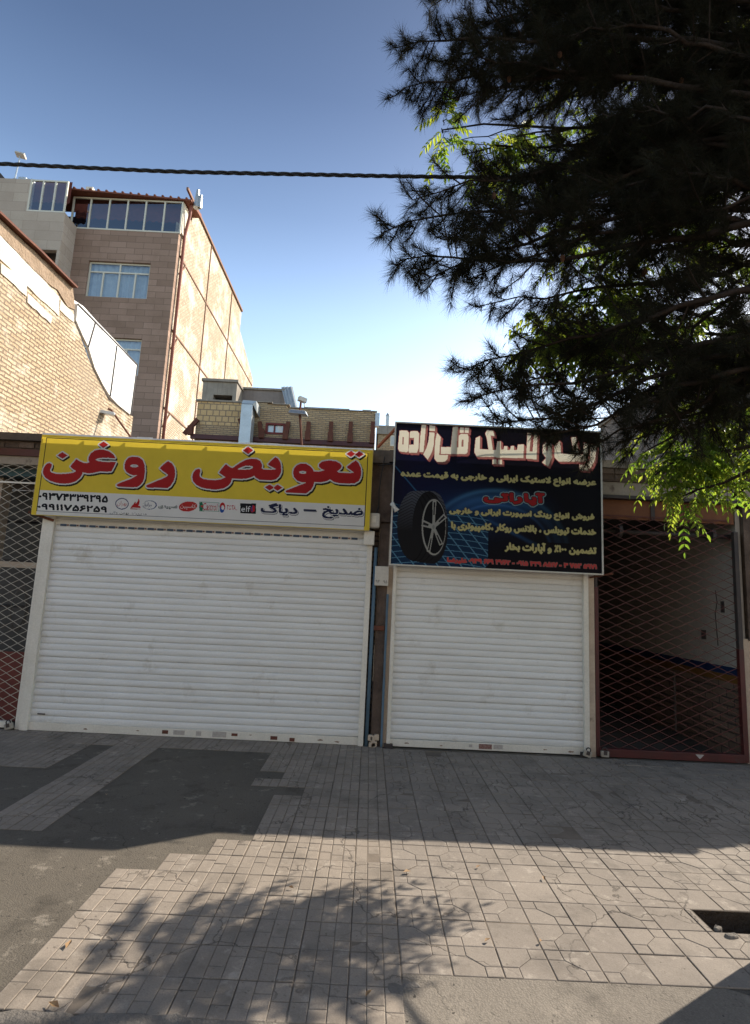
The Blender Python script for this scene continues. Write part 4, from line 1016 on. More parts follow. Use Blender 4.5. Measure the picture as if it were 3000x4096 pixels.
k = NT('window_glass'); gl = k.n('ShaderNodeBsdfGlossy', {'Color': (.8, .85, .9), 'Roughness': .03}); tr_ = k.n('ShaderNodeBsdfTransparent', {'Color': (.75, .82, .85)}); mx_ = k.n('ShaderNodeMixShader', {0: .18})
k.t.links.new(tr_.outputs[0], mx_.inputs[1]); k.t.links.new(gl.outputs[0], mx_.inputs[2]); k.t.links.new(mx_.outputs[0], k.out.inputs[0]); M['glass'] = k.m

wx0, wx1 = at(345, 1120, 1, YT)[0], at(595, 1120, 1, YT)[0]; wz0, wz1 = zf(1190, 470), zf(1047, 470)
dz = wz1 - zf(1352, 490)
front = MB(); xr = tc
bands = [(0, wz0 - 2 * dz), (wz1 - 2 * dz, wz0 - dz), (wz1 - dz, wz0), (wz1, zt)]
for z0, z1 in bands: front.box(xl, xr, YT, YT + .3, z0, z1)
for k_ in range(3): 
    z0, z1 = wz0 - k_ * dz, wz1 - k_ * dz
    front.box(xl, wx0, YT, YT + .3, z0, z1); front.box(wx1, xr, YT, YT + .3, z0, z1)
front.build('front_wall', M['brown_tile'], tb)
for k_ in range(3): win(wx0, wx1, wz0 - k_ * dz, wz1 - k_ * dz, YT + .12, tb, (.24, .5, .76), True)
MB().box(xl, xr, YT + .31, YT + .36, 0, zt - .05).build('inner_lining', M['dark_room'], tb) if False else None
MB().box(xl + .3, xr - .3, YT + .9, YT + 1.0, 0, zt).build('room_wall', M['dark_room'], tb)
# flank in bare brick
YE = at(1012, 1520, 0, tc)[1]; YM = at(962, 1290, 0, tc)[1]
zfl = at(785, 842, 0, tc)[2]; zm1 = at(966, 1335, 0, tc)[2]; zm2 = at(1012, 1522, 0, tc)[2]
flank = [(YT + .302, 0), (YE, 0), (YE, zm2), (YM, zm1), (YM, zfl), (YT + 1.42, zfl), (YT + 1.42, zr - .12), (YT + .302, zr - .12)]
MB().prism(flank, 0, tc - .3, tc).build('flank_wall', M['pale_brick'], tb)
bm = MB()
for k_ in range(5):
    z = zt - .9 - k_ * dz * 1.0
    if z > .5: bm.box(tc, tc + .04, YT + .31, YE - .2, z - .035, z + .035)
bm.box(tc, tc + .1, YT + .31, YM, zfl - .05, zfl + .08)
M['rust_pale'] = surf('rust_stained', (.26, .15, .1), (.2, .11, .075), 8, .8, .3, 60, .2)
bm.build('steel_beam', M['rust_pale'], tb)
for yy in (YT + 4.6, YT + 9.3):
    if yy < YM: MB().box(tc, tc + .045, yy - .03, yy + .03, 0, zfl - .1).build('steel_column', M['rust_pale'], tb)
br = MB()
for k_ in range(4):
    z = zt - .9 - k_ * dz; br.bar((tc + .03, YT + 1.1, z - .05), (tc + .03, YT + .45, z - .85), .06)
br.build('diagonal_brace', M['rust_pale'], tb)
dp = surf('pipe_red', (.3, .11, .08), (.22, .08, .06), 4, .7, .1)
MB().tube([(tc + .35, YT + .25, zr + .05), (tc + .3, YT + .3, zr - .6), (tc + .12, YT + .4, zr - 1.6), (tc + .12, YT + .4, 0)], .075, 8).build('drain_pipe', dp, tb, smooth=True)
MB().box(tc + .003, tc + .1, YT + .05, YT + .6, zt + .1, zr - .12).build('corner_plaster', M['white_block'], tb)
# beige bay
bx_l = x_far; byf = YT - 1.0; bzt = zf(862, 250)
xb_r = at(240, 1000, 1, byf)[0]; bz_top = at(240, 850, 1, byf)[2]
oz1 = at(210, 1000, 1, byf)[2]; ox0 = at(140, 1040, 1, byf)[0]; ox1 = at(222, 1040, 1, byf)[0]; oz0 = oz1 - 2.6
bay = MB(); bay.box(bx_l, xb_r - .02, byf, byf + .25, oz1, bz_top); bay.box(bx_l, ox0, byf, byf + .25, 0, oz1); bay.box(ox1, xb_r - .02, byf, byf + .25, oz0, oz1); bay.box(ox0, xb_r - .02, byf, byf + .25, 0, oz0)
bay.build('bay_wall', M['beige_tile'], tb)
MB().box(xb_r - .019, xb_r, byf + .001, YT, 0, bz_top).build('bay_side', M['beige_tile_x'], tb)
MB().box(bx_l, xb_r - .03, byf + .9, YT + .2, 0, bz_top).build('balcony_back', M['grey_render'], tb)
# glazed top floor
gz0, gz1 = zt, zr - .1
gx1_, gx0_ = at(727, 880, 1, YT)[0], at(288, 840, 1, YT)[0]
gz0 = zt; win(gx0_, gx1_, gz0, gz1, YT - .02, tb, (.165, .335, .5, .665, .835), False, curtain=False)
gb0, gb1 = at(112, 800, 1, byf)[0], xb_r - .05
win(gb0, gb1, bz_top, bz_top + (gz1 - gz0) * .97, byf, tb, (.34, .67), False, curtain=False)
MB().box(bx_l, gb0, byf, byf + .3, bz_top, gz1).build('bay_wall', M['beige_tile'], tb)
vl = MB(); vs = []; n = 120
for i in range(n + 1):
    x = gx0_ + (gx1_ - gx0_) * i / n; vs += [(x, YT + .3, gz1 - (gz1 - gz0) * .5 - .1 * abs(math.sin(i * .42))), (x, YT + .3, gz1 + .2)]
vl.add(vs, [(2 * i, 2 * i + 2, 2 * i + 3, 2 * i + 1) for i in range(n)])
n = 60; vs = []
for i in range(n + 1):
    x = gb0 + (gb1 - gb0) * i / n; vs += [(x, byf + .3, gz1 - (gz1 - gz0) * .5 - .1 * abs(math.sin(i * .42))), (x, byf + .3, gz1 + .2)]
vl.add(vs, [(2 * i, 2 * i + 2, 2 * i + 3, 2 * i + 1) for i in range(n)]); vl.build('valance', M['valance'], tb)
MB().box(x_far, tc - .4, YT + 1.6, YT + 1.7, zt, zr).build('top_floor_back', plain('dim_blue_room', (.03, .04, .06), .8), tb)
ro = MB(); ro.add([(x_far, byf - .1, zr - .09), (tc + .45, YT - .1, zr - .09), (tc + .45, YT - .07, zr + .0), (x_far, byf - .07, zr + .0), (x_far, YT + 1.4, zr + .3), (tc + .45, YT + 1.4, zr + .3), (tc + .45, YT + 1.4, zr + .1), (x_far, YT + 1.4, zr + .1)],
                  [(0, 1, 2, 3), (3, 2, 5, 4), (1, 6, 5, 2), (0, 7, 6, 1)]); ro.build('roof', M['roof_tile'], tb)
rt = MB()
for i in range(40):
    x = x_far + (tc + .4 - x_far) * (i + .5) / 40; yb = byf - .1 + (YT - byf) * (i + .5) / 40; rt.tube([(x, yb, zr + .01), (x, yb + 1.4, zr + .3)], .06, 6)
rt.build('roof_tile_roll', M['roof_tile'], tb, smooth=True)
MB().box(x_far, tc - .31, YT + 2.6, YM - .1, 0, zfl - .2).build('body', M['grey_render'], tb)
# things on the roof
a = at(358, 800, 1, YT + 3); fitting('chimney', 'short pale chimney in the middle of the tiled roof', 'chimney', MB().box(a[0] - .22, a[0] + .14, YT + 2.9, YT + 3.2, zr - .2, at(358, 752, 1, YT + 3)[2]), M['white_block'])
a = at(780, 790, 1, YT); fitting('roof_vent', 'pointed vent stack at the right corner of the tiled roof', 'vent',
    MB().tube([(a[0], YT + .3, zr - .15), (a[0], YT + .3, at(780, 765, 1, YT)[2]), (a[0], YT + .3, at(780, 742, 1, YT)[2])], [.16, .1, .07], 8).tube([(a[0] + .16, YT + .3, zr - .15), (a[0] + .16, YT + .3, at(780, 763, 1, YT)[2])], [.1, .07], 8), M['galv'])
for i, (px, py0, py1, r, lab) in enumerate(((62, 757, 722, .1, 'left end'), (86, 760, 718, .11, 'second from left'), (100, 762, 720, .13, 'middle'), (117, 762, 724, .1, 'second from right'), (133, 763, 726, .11, 'right end'))):
    a = at(px, py0, 1, YT + 3); b = at(px, py1, 1, YT + 3)
    fitting('vent_pipe', 'pale vent pipe at the %s of the five pipes on the tiled roof' % lab, 'pipe', MB().tube([(a[0], a[1], zr - .1), tuple(b)], r, 8).tube([tuple(b + (0, 0, -.12)), tuple(b + (0, 0, .05))], r * 1.4, 8), M['galv'], 'vent pipes on the tiled roof', smooth=False)
t = thing('panel_antenna', tuple(at(45, 760, 1, YT + 3)), 'flat panel antenna on a thin mast at the left end of the tiled roof', 'antenna')
a = at(42, 740, 1, YT + 3); b = at(80, 625, 1, YT + 3); MB().tube([(a[0], a[1], zr - .2), tuple(b)], .035, 6).build('mast', M['galv'], t)
MB().bar(tuple(b + (-.22, 0, .12)), tuple(b + (.28, 0, .0)), .3, .1, up=(0, .4, 1)).build('panel', M['white_plastic'], t)
a = at(0, 690, 1, YT + 6); b = at(38, 735, 1, YT + 6)
hutr = MB().add([tuple(a + (-3, 0, 0)), tuple(a), tuple(b), tuple(b + (-3.5, 0, 0)), tuple(a + (-3, 3, 0)), tuple(a + (0, 3, 0)), tuple(b + (0, 3, 0)), tuple(b + (-3.5, 3, 0))], [(0, 3, 2, 1), (1, 2, 6, 5), (4, 5, 6, 7), (0, 1, 5, 4)])
hz = b[2]; t = thing('roof_hut', tuple(b), 'dark hut with a sloping roof at the far left on the tall house', 'hut'); hutr.build('roof', M['dark_steel'], t); MB().box(b[0] - 3.2, b[0] - .2, YT + 6.2, YT + 9, zr - .4, hz).build('wall', M['dark_room'], t)

# ------------------------------------------------------------------ low brick house in the middle
YB2 = 18.0
xm = lambda px, py=1700: at(px, py, 1, YB2)[0]
zm = lambda py, px=1140: at(px, py, 1, YB2)[2]
hb = thing('brick_house', (xm(1140), YB2, 0), 'low buff brick house with rusty brackets and a red framed window, behind the yellow sign', 'house')
ztl = at(870, 1608, 1, YB2)[2]; ztr = at(1290, 1639, 1, YB2)[2]
x0, x1, x2, x3 = xm(783), xm(988), xm(1035), xm(1500)
wa, wb_ = xm(1063), xm(1142); wz0_, wz1_ = at(1100, 1737, 1, YB2)[2], at(1100, 1693, 1, YB2)[2]
MB().box(x0, x1, YB2, YB2 + .3, at(870, 1700, 1, YB2)[2], ztl).build('square_brick_wall', M['square_brick'], hb)
MB().box(x0, x1, YB2 + .003, YB2 + .3, 0, at(870, 1700, 1, YB2)[2]).box(x1, wa, YB2, YB2 + .3, 0, ztr + .15).box(wa, wb_, YB2, YB2 + .3, 0, wz0_).box(wa, wb_, YB2, YB2 + .3, wz1_, ztr + .1).box(wb_, x3, YB2, YB2 + .3, 0, ztr).build('front_wall', M['buff_brick_y'], hb)
MB().box(x3 - .02, x3 + .01, YB2 + .01, YB2 + 5, 0, ztr).build('side_wall', M['buff_brick_x'], hb)
cp = MB(); x = x0 - .05
while x < x3:
    wd = random.uniform(.25, .6); z = (ztl if x < x1 else ztr + (.15 if x < wa else .1 if x < wb_ else 0)); cp.box(x, min(x3 + .05, x + wd), YB2 - .05, YB2 + .4, z, z + random.uniform(.02, .06)); x += wd
cp.build('coping', M['concrete'], hb)
MB().box(x0, x3, YB2 + .3, YB2 + 6, 0, ztl - .5).build('body', M['dark_room'], hb)
f = MB().box(wa, wb_, YB2 - .02, YB2 + .05, wz0_, wz0_ + .06).box(wa, wb_, YB2 - .02, YB2 + .05, wz1_ - .06, wz1_).box(wa, wa + .07, YB2 - .018, YB2 + .05, wz0_, wz1_).box(wb_ - .07, wb_, YB2 - .018, YB2 + .05, wz0_, wz1_).box(wa + .27, wa + .31, YB2 - .01, YB2 + .05, wz0_, wz1_).build('window', surf('window_red', (.2, .03, .025), (.14, .025, .02), 5, .6, 0), hb)
pa = MB().box(wa + .06, wb_ - .06, YB2 + .06, YB2 + .07, wz0_ + .05, wz1_ - .05).build('pane', M['galv'], f)
MB().add([(wa + .35, YB2 + .055, wz1_ - .08), (wa + .5, YB2 + .055, wz1_ - .08), (wa + .58, YB2 + .055, wz0_ + .08), (wa + .45, YB2 + .055, wz0_ + .08)], [(0, 1, 2, 3)]).build('curtain', M['white_sheet'], f)
zc0, zc1 = zm(1760), zm(1692)
for px, lean in ((770, .2), (975, -.12), (1053, -.1), (1148, .06), (1236, 0), (1326, 0), (1404, 0), (1492, 0)):
    x = xm(px); MB().bar((x + (-lean if px < 1000 else 0), YB2 - .12, zc0), (x + lean, YB2 - .12, zm(1692, px) if px > 1000 else zm(1680, px)), .13, .1, up=(0, 1, 0)).bar((x - .0, YB2 - .16, zc0 - .02), (x, YB2 - .16, zc0 + .28), .17, .14, up=(0, 1, 0)).build('bracket', M['rust'], hb)
MB().box(x0 - .1, x3, YB2 - .14, YB2 - .01, zm(1775), zm(1757)).build('steel_beam', M['red_paint'], hb)
MB().box(x3, x3 + .14, YB2 - .1, YB2 + .1, zm(1690), ztr - .05).build('corner_pipe', M['galv'], hb)
# cooler duct
dx0, dx1 = xm(978), xm(1022); t = thing('cooler_duct', ((dx0 + dx1) / 2, YB2 - .6, zm(1760)), 'galvanised cooler duct climbing the front of the low brick house', 'duct')
MB().box(dx0, dx1, YB2 - .62, YB2 - .2, zm(1800), zm(1648)).build('duct', M['galv'], t, bevel=.01)
MB().add([(dx0, YB2 - .62, zm(1647)), (dx1, YB2 - .62, zm(1647)), (dx1, YB2 - .2, zm(1647)), (dx0, YB2 - .2, zm(1647)), (dx0 + .03, YB2 - .6, zm(1632)), (dx1 + .1, YB2 - .6, zm(1634)), (dx1 + .1, YB2 + .1, zm(1632)), (dx0 + .03, YB2 + .1, zm(1632)), (dx1 + .12, YB2 - .5, zm(1675)), (dx1 + .12, YB2 + .0, zm(1675))],
         [(0, 1, 5, 4), (4, 5, 6, 7), (1, 8, 5), (8, 9, 6, 5), (3, 0, 4, 7)]).build('elbow', M['galv'], t)
sb = MB()
for z in (zm(1690), zm(1730)): sb.box(dx0 - .006, dx1 + .006, YB2 - .626, YB2 - .19, z - .012, z + .012)
sb.build('seam', M['galv'], t)
# rendered roof rooms
YS2 = 20.5
xs_ = lambda px, py=1580: at(px, py, 1, YS2)[0]
zs_ = lambda py, px=950: at(px, py, 1, YS2)[2]
t = thing('roof_room', (xs_(960), YS2, ztl), 'bare rendered roof rooms with a dark opening above the low brick house', 'roof room')
oz0_, oz1_ = zs_(1600, 890), zs_(1580, 890); oa, ob = xs_(853), xs_(930)
zt1 = zs_(1528, 880)
MB().box(xs_(808), oa, YS2, YS2 + 2, ztl - 1, zt1).box(ob, xs_(945), YS2, YS2 + 2, ztl - 1, zt1).box(oa, ob, YS2 + .0, YS2 + 2, oz1_, zt1 - .002).box(oa, ob, YS2, YS2 + 2, ztl - 1, oz0_).build('wall', M['concrete'], t)
MB().box(oa, ob, YS2 + .5, YS2 + .6, oz0_, oz1_).build('opening', M['dark_steel'], t)
MB().box(xs_(945), xs_(1125), YS2 + .9, YS2 + 3, ztl - 1, zs_(1540, 1040) + .12).build('wall', M['grey_render'], t)
c = [at(1124, 1546, 1, YS2 + .9), at(1170, 1545, 1, YS2 + .9), at(1190, 1630, 1, YS2 + .3), at(1145, 1630, 1, YS2 + .3)]
sl = MB()
for i in range(7):
    u0, u1 = i / 7, (i + 1) / 7; A0 = c[0] * (1 - u0) + c[1] * u0; A1 = c[0] * (1 - u1) + c[1] * u1; B0 = c[3] * (1 - u0) + c[2] * u0; B1 = c[3] * (1 - u1) + c[2] * u1
    o_ = np.array((0, .05 * (i % 2), 0)); sl.add([tuple(A0 + o_), tuple(A1 + o_ * 0 + (0, .05 * ((i + 1) % 2), 0)), tuple(B1 + (0, .05 * ((i + 1) % 2), 0)), tuple(B0 + o_)], [(0, 3, 2, 1)])
sl.build('roof_sheet', M['galv'], t)
zc = zs_(1525, 880)
MB().box(xs_(803), xs_(950), YS2 - .08, YS2 + 2, zt1, zt1 + .1).box(xs_(945), xs_(1125), YS2 + .82, YS2 + 3, zs_(1540, 1040) + .12, zs_(1540, 1040) + .2).build('coping', M['concrete'], t)
t = thing('satellite_receiver', tuple(at(1215, 1625, 1, 20)), 'small cream dish receiver on a short mast behind the low brick house', 'antenna')
a = at(1224, 1640, 1, 20); b = at(1217, 1603, 1, 20)
MB().tube([tuple(a - (0, 0, .3)), tuple(b)], .03, 6).build('mast', M['galv'], t); MB().bar(tuple(b + (-.2, -.1, .05)), tuple(b + (.06, .05, .0)), .18, .16).build('head', M['white_plastic'], t)
# little house and chimney further right
YC = 22.0
t = thing('brick_house', (at(1560, 1750, 1, YC)[0], YC, 0), 'small brick house with a pale window between the yellow sign and the dark sign', 'house')
cx0, cx1 = at(1513, 1740, 1, YC)[0], at(1720, 1740, 1, YC)[0]; cz1 = at(1560, 1706, 1, YC)[2]
MB().box(cx0, cx1, YC, YC + 4, 0, cz1 - .35).build('wall', M['buff_brick_y'], t); MB().box(cx0 - .08, cx1 + .08, YC - .1, YC + 4, cz1 - .35, cz1).build('roof_edge', M['concrete'], t)
wz_ = at(1575, 1785, 1, YC)[2], at(1575, 1742, 1, YC)[2]; f = MB().box(at(1561, 1760, 1, YC)[0], at(1600, 1760, 1, YC)[0], YC - .03, YC + .02, *wz_).build('window', M['frame_white'], t)
MB().box(at(1565, 1760, 1, YC)[0], at(1598, 1760, 1, YC)[0], YC - .035, YC - .031, wz_[0] + .06, wz_[1] - .06).build('pane', M['curtain'], f)
a = at(1553, 1655, 1, YC + 1); fitting('chimney', 'slim round chimney pipe on the small house between the signs', 'chimney', MB().tube([(a[0], YC + 1, cz1 - .02), (a[0], YC + 1, a[2] - .1)], .09, 10).tube([(a[0], YC + 1, a[2] - .1), (a[0], YC + 1, a[2] + .02)], [.11, .05], 10), M['galv'])
# right neighbour: tall grey rendered wall
XR = 6.5
t = thing('rendered_building', (XR + 2, 12.5, 0), 'plain grey rendered side wall rising behind the right shop and the trees', 'building')
zr_ = at(2770, 1440, 0, XR)[2]
MB().box(XR, XR + 6, 9.45, 15.9, 0, zr_).build('wall', M['grey_render'], t); MB().box(XR - .06, XR + 6, 9.4, 15.95, zr_, zr_ + .08).build('coping', M['concrete'], t)

# ------------------------------------------------------------------ overhead cable
yk = 4.6
A = [at(px, py, 1, yk) for px, py in ((-500, 630), (0, 655), (700, 687), (1650, 707), (2600, 716), (3600, 705))]
cu = []
for i in range(len(A) - 1):
    for u in np.linspace(0, 1, 40)[:-1]: cu.append(A[i] * (1 - u) + A[i + 1] * u)
cu = np.array(cu); k_ = np.ones(15) / 15; cs = np.stack([np.convolve(np.pad(cu[:, i], 7, mode='edge'), k_, 'valid') for i in range(3)], 1)
cs = np.concatenate([[cs[0] + (-6, 0, -.1)], cs, [cs[-1] + (6, 0, -.1)]])
mb = MB(); seg = np.concatenate([[0], np.cumsum(np.linalg.norm(np.diff(cs, axis=0), axis=1))])
fine = np.linspace(0, seg[-1], 900); P_ = np.stack([np.interp(fine, seg, cs[:, i]) for i in range(3)], 1)
for s_ in range(3):
    ph = fine * 2 * math.pi / .34 + s_ * 2.094; mb.tube([(q[0], q[1] + .0095 * math.cos(p_), q[2] + .0095 * math.sin(p_)) for q, p_ in zip(P_, ph)], .0095, 5, cap=False)
fitting('overhead_cable', 'thick twisted black cable crossing the sky into the pine', 'cable', mb, M['cable'], smooth=True)

# ------------------------------------------------------------------ trees


def fast_mesh(name, V, nper, mat, parent, tone=None):
    """many small polygons of nper corners each"""
    n = len(V) // nper; me = bpy.data.meshes.new(name); me.vertices.add(len(V)); me.vertices.foreach_set('co', V.astype(np.float32).ravel())
    me.loops.add(len(V)); me.loops.foreach_set('vertex_index', np.arange(len(V), dtype=np.int32)); me.polygons.add(n)
    me.polygons.foreach_set('loop_start', np.arange(0, len(V), nper, dtype=np.int32)); me.polygons.foreach_set('loop_total', np.full(n, nper, dtype=np.int32))
    if tone is not None:
        a = me.attributes.new('tone', 'FLOAT', 'FACE'); a.data.foreach_set('value', tone.astype(np.float32))
    me.update(calc_edges=True); return link(name, me, mat, parent)


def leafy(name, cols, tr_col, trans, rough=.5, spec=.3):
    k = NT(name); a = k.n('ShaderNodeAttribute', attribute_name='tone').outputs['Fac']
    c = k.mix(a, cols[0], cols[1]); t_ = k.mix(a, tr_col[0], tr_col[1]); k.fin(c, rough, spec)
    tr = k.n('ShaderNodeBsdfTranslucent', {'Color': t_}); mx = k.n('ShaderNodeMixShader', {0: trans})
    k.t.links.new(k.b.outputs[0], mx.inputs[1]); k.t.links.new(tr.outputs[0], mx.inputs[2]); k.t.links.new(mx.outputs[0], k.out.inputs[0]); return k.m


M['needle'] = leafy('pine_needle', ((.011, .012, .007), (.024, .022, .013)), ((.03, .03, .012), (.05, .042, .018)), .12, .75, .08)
M['leaf'] = leafy('tree_leaf', ((.03, .06, .014), (.055, .09, .02)), ((.2, .36, .03), (.5, .56, .06)), .5, .45)
unit = lambda v: v / (np.linalg.norm(v, axis=-1, keepdims=True) + 1e-9)


def rnd_perp(d):
    r = rng.normal(size=d.shape); r -= (r * d).sum(-1, keepdims=True) * d; return unit(r)


def curve(a, b, bend, n=12, wob=.04):
    a = np.array(a); b = np.array(b); t = np.linspace(0, 1, n)[:, None]; m = (a + b) / 2 + np.array(bend)
    p = a * (1 - t) ** 2 + m * 2 * t * (1 - t) + b * t ** 2
    w_ = np.cumsum(rng.normal(scale=wob / n, size=(n, 3)), 0); w_ -= t * w_[-1]; return p + w_


pine = thing('pine_tree', (2.62, 3.26, 0), 'large dark pine tree with long needles overhanging from the right', 'tree')
ptk = np.array([(2.62, 3.26, -.25), (2.66, 3.28, 1.0), (2.75, 3.3, 3), (2.8, 3.4, 5), (2.85, 3.5, 7), (2.9, 3.5, 9.5)])
MB().tube(ptk, [.21, .18, .15, .12, .09, .04], 14).build('trunk', M['bark'], pine, smooth=True)
tk = lambda z: np.array([np.interp(z, ptk[:, 2], ptk[:, i]) for i in range(3)])
tips = [(1590, 190, 4.2), (1620, 350, 4.0), (1720, 30, 4.6), (1850, 120, 4.3), (1535, 930, 4.0), (1650, 800, 4.3), (1600, 1040, 3.9), (1700, 1120, 3.8), (1880, 1120, 3.7), (1780, 960, 4.4),
        (1830, 1490, 3.9), (1900, 1590, 3.7), (1990, 1690, 3.8), (2180, 1740, 3.7), (2330, 1800, 3.8), (2480, 1770, 4.0), (2050, 1560, 4.1), (2250, 1600, 4.0),
        (1990, 1000, 4.5), (1780, 400, 4.5), (1760, 250, 4.6), (2000, 200, 4.8), (2300, 60, 4.5), (2600, 250, 4.2), (2050, 480, 4.6), (2400, 560, 4.4), (1920, 720, 4.4), (2250, 800, 4.7),
        (2700, 650, 4.0), (2820, 960, 4.0), (2600, 1180, 4.3), (2450, 950, 4.5), (2780, 1480, 4.0), (2930, 1640, 4.2), (2680, 1660, 4.3), (2950, 350, 3.8), (2200, 350, 4.3), (2500, 100, 3.9), (2150, 640, 4.2), (1900, 880, 4.2), (2350, 250, 4.7), (2850, 150, 4.3), (2900, 1300, 4.1)]
tips += [(px_, py_, dp_) for px_, py_, dp_ in zip(rng.uniform(1900, 2980, 34), rng.uniform(-150, 1250, 34), rng.uniform(3.5, 4.9, 34))]
tips += [(px_, py_, dp_) for px_, py_, dp_ in zip(rng.uniform(3000, 4100, 40), rng.uniform(-900, 800, 40), rng.uniform(3.2, 4.6, 40))]  # unseen limbs right of the view, added to shade the leaves
tips = [at(a_, b_, 1, c_) for a_, b_, c_ in tips]
tips += [at(a_, b_, 2, 0) + z_ * np.array((1.125, .703, 1)) for a_, b_, z_ in ((620, 3960, 4.0), (420, 4030, 4.2))]
limbs = MB(); twigs = MB(); SP = []; SD = []
for it_, tip in enumerate(tips):
    low = tip[2] < 3.9; hz = tip[2] + (.55 if low else .1 if tip[2] < 5 else -.5) + rng.normal(scale=.15)
    a = tk(min(9, max(2.3, hz))); L = np.linalg.norm(tip - a)
    c_ = curve(a, tip, (rng.normal(scale=.18), rng.normal(scale=.18), (-.12 if low else .25) + rng.normal(scale=.15)), 14, .35)
    limbs.tube(c_, np.linspace(.014 + .005 * L, .004, 14), 6)
    s0 = max(.15, 1 - (1.75 if it_ < len(tips) - 2 else .6) / L); n = int(L * (1 - s0) / .05)
    for u in np.linspace(s0, 1, n):
        i = u * 13; i0 = min(12, int(i)); p_ = c_[i0] * (1 - (i - i0)) + c_[i0 + 1] * (i - i0); d = unit(c_[min(13, i0 + 1)] - c_[i0])
        e = rnd_perp(d[None])[0]; br_ = unit(d * rng.uniform(.3, .9) + e * .9 + (0, 0, .04)); ln_ = rng.uniform(.12, .46) * (1.1 - .6 * ((u - s0) / (1 - s0 + 1e-6)) ** 2)
        q1 = p_ + br_ * ln_ * .5 + (0, 0, -.01); q2 = p_ + br_ * ln_ + (0, 0, .02)
        twigs.tube([p_, q1, q2], [.006, .005, .003], 4, cap=False)
        SP.append(q2); SD.append(unit(q2 - q1))
        for f_ in np.arange(.3, .95, .3 if ln_ < .25 else .2):
            dd = unit(br_ + rnd_perp(br_[None])[0] * .9); SP.append(p_ * (1 - f_) + q2 * f_ + dd * .05); SD.append(dd)
limbs.build('limb', M['bark'], pine, smooth=True)
twigs.build('twig', M['twig'], pine)
SP = np.array(SP); SD = np.array(SD); S = len(SP); NN = 58
pos = np.repeat(SP, NN, 0); dr = np.repeat(SD, NN, 0); t_ = rng.random((S * NN, 1)); sl_ = np.repeat(rng.uniform(.1, .19, (S, 1)), NN, 0)
base = pos - dr * sl_ * (1 - t_); pr_ = rnd_perp(dr); ang_ = rng.uniform(.35, 1.25, (S * NN, 1)) * (1.2 - .55 * t_)
nd = unit(dr * np.cos(ang_) + pr_ * np.sin(ang_)); nl = rng.uniform(.075, .135, (S * NN, 1)); sd = rnd_perp(nd) * .0014
tipv = base + nd * nl + np.array((0, 0, -.012)) * (nl / .1) ** 2
V = np.stack([base - sd, base + sd, tipv], 1).reshape(-1, 3)
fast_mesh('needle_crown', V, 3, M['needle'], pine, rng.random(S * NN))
M['cone'] = surf('pine_cone', (.13, .06, .03), (.09, .04, .02), 30, .8, .3)
for i in rng.choice(S, 46, replace=False):
    p_ = SP[i] - SD[i] * .12; MB().tube([p_, p_ + (0, 0, -.015), p_ + (0, 0, -.04), p_ + (0, 0, -.055)], [.006, .017, .015, .004], 7).build('cone', M['cone'], pine)

# broad-leaved tree with long compound leaves
bl = thing('broadleaf_tree', (4.1, 4.3, 0), 'bright green broad-leaved tree with long feather leaves behind the pine', 'tree')
btk = np.array([(4.1, 3.6, -.05), (4.15, 3.8, 1.5), (4.1, 4.1, 3), (4.0, 4.3, 4.6), (3.9, 4.4, 6.5), (3.8, 4.5, 8)])
MB().tube(btk, [.13, .11, .1, .08, .055, .02], 12).build('trunk', M['bark'], bl, smooth=True)
bk = lambda z: np.array([np.interp(z, btk[:, 2], btk[:, i]) for i in range(3)])
clusters = [(1770, 520, 4.9, 110, 26), (1850, 620, 5.0, 120, 26), (2150, 1330, 4.7, 150, 110), (2330, 1370, 4.8, 150, 110), (2120, 1380, 4.7, 70, 24), (2480, 1330, 4.8, 140, 70), (2350, 1220, 4.4, 200, 70), (2600, 1000, 4.3, 230, 60), (2800, 700, 5, 260, 90), (2500, 560, 5.3, 300, 90), (2130, 720, 5.4, 200, 60), (2000, 560, 5.3, 130, 30),
            (2850, 1350, 4.4, 200, 60), (2600, 1400, 4.5, 150, 60), (2300, 300, 5.5, 250, 50), (2800, 250, 5, 260, 70), (2200, 1000, 5.5, 200, 60), (2950, 1050, 4.8, 200, 60),
            (2760, 1770, 5.35, 110, 62), (2880, 1880, 5.25, 120, 50), (2620, 1900, 5.3, 80, 34), (2590, 1800, 5.4, 70, 14), (2960, 1800, 5.4, 110, 16), (2720, 1990, 5.2, 70, 22), (2930, 1990, 5.15, 90, 14), (2750, 1870, 5.35, 110, 48), (2740, 1700, 5.5, 120, 34),
            
            (3200, 1200, 5, 220, 60), (3250, 700, 5, 260, 60)]
lb = MB(); RB = []; RD = []; RL = []
for (px, py, dp_, rp_, n) in clusters:
    c_ = at(px, py, 1, dp_); r = rp_ * dp_ / F
    a = bk(min(7.5, max(1.9, c_[2] + (.3 if c_[2] < 3.5 else -.5)))); P_ = curve(a, c_, (0, 0, .25), 10, .3); lb.tube(P_, np.linspace(.03, .007, 10), 6)
    nt_ = max(3, n // 7)
    for q in range(nt_):
        e = c_ + unit(rng.normal(size=3)) * r * rng.uniform(.35, .85) * np.array((1, .9, .8)); st_ = P_[rng.integers(6, 10)]; T = curve(st_, e, (0, 0, .05), 6, .1); lb.tube(T, np.linspace(.006, .003, 6), 4, cap=False)
        for w_ in range(max(1, n // nt_)):
            i = rng.integers(2, 6); p_ = T[i]; o_ = unit(p_ - c_ + rng.normal(size=3) * .08 * (1 + 0)); o_[2] = o_[2] * .5 - .1
            RB.append(p_); RD.append(unit(o_ + rng.normal(size=3) * .35)); RL.append(rng.uniform(.2, .36))
lb.build('branch', M['twig'], bl, smooth=True)
RB = np.array(RB); RD = unit(np.array(RD)); RL = np.array(RL)[:, None]; NL = len(RB); quads = []; tones = []; stems = []
ltone = rng.random(NL)
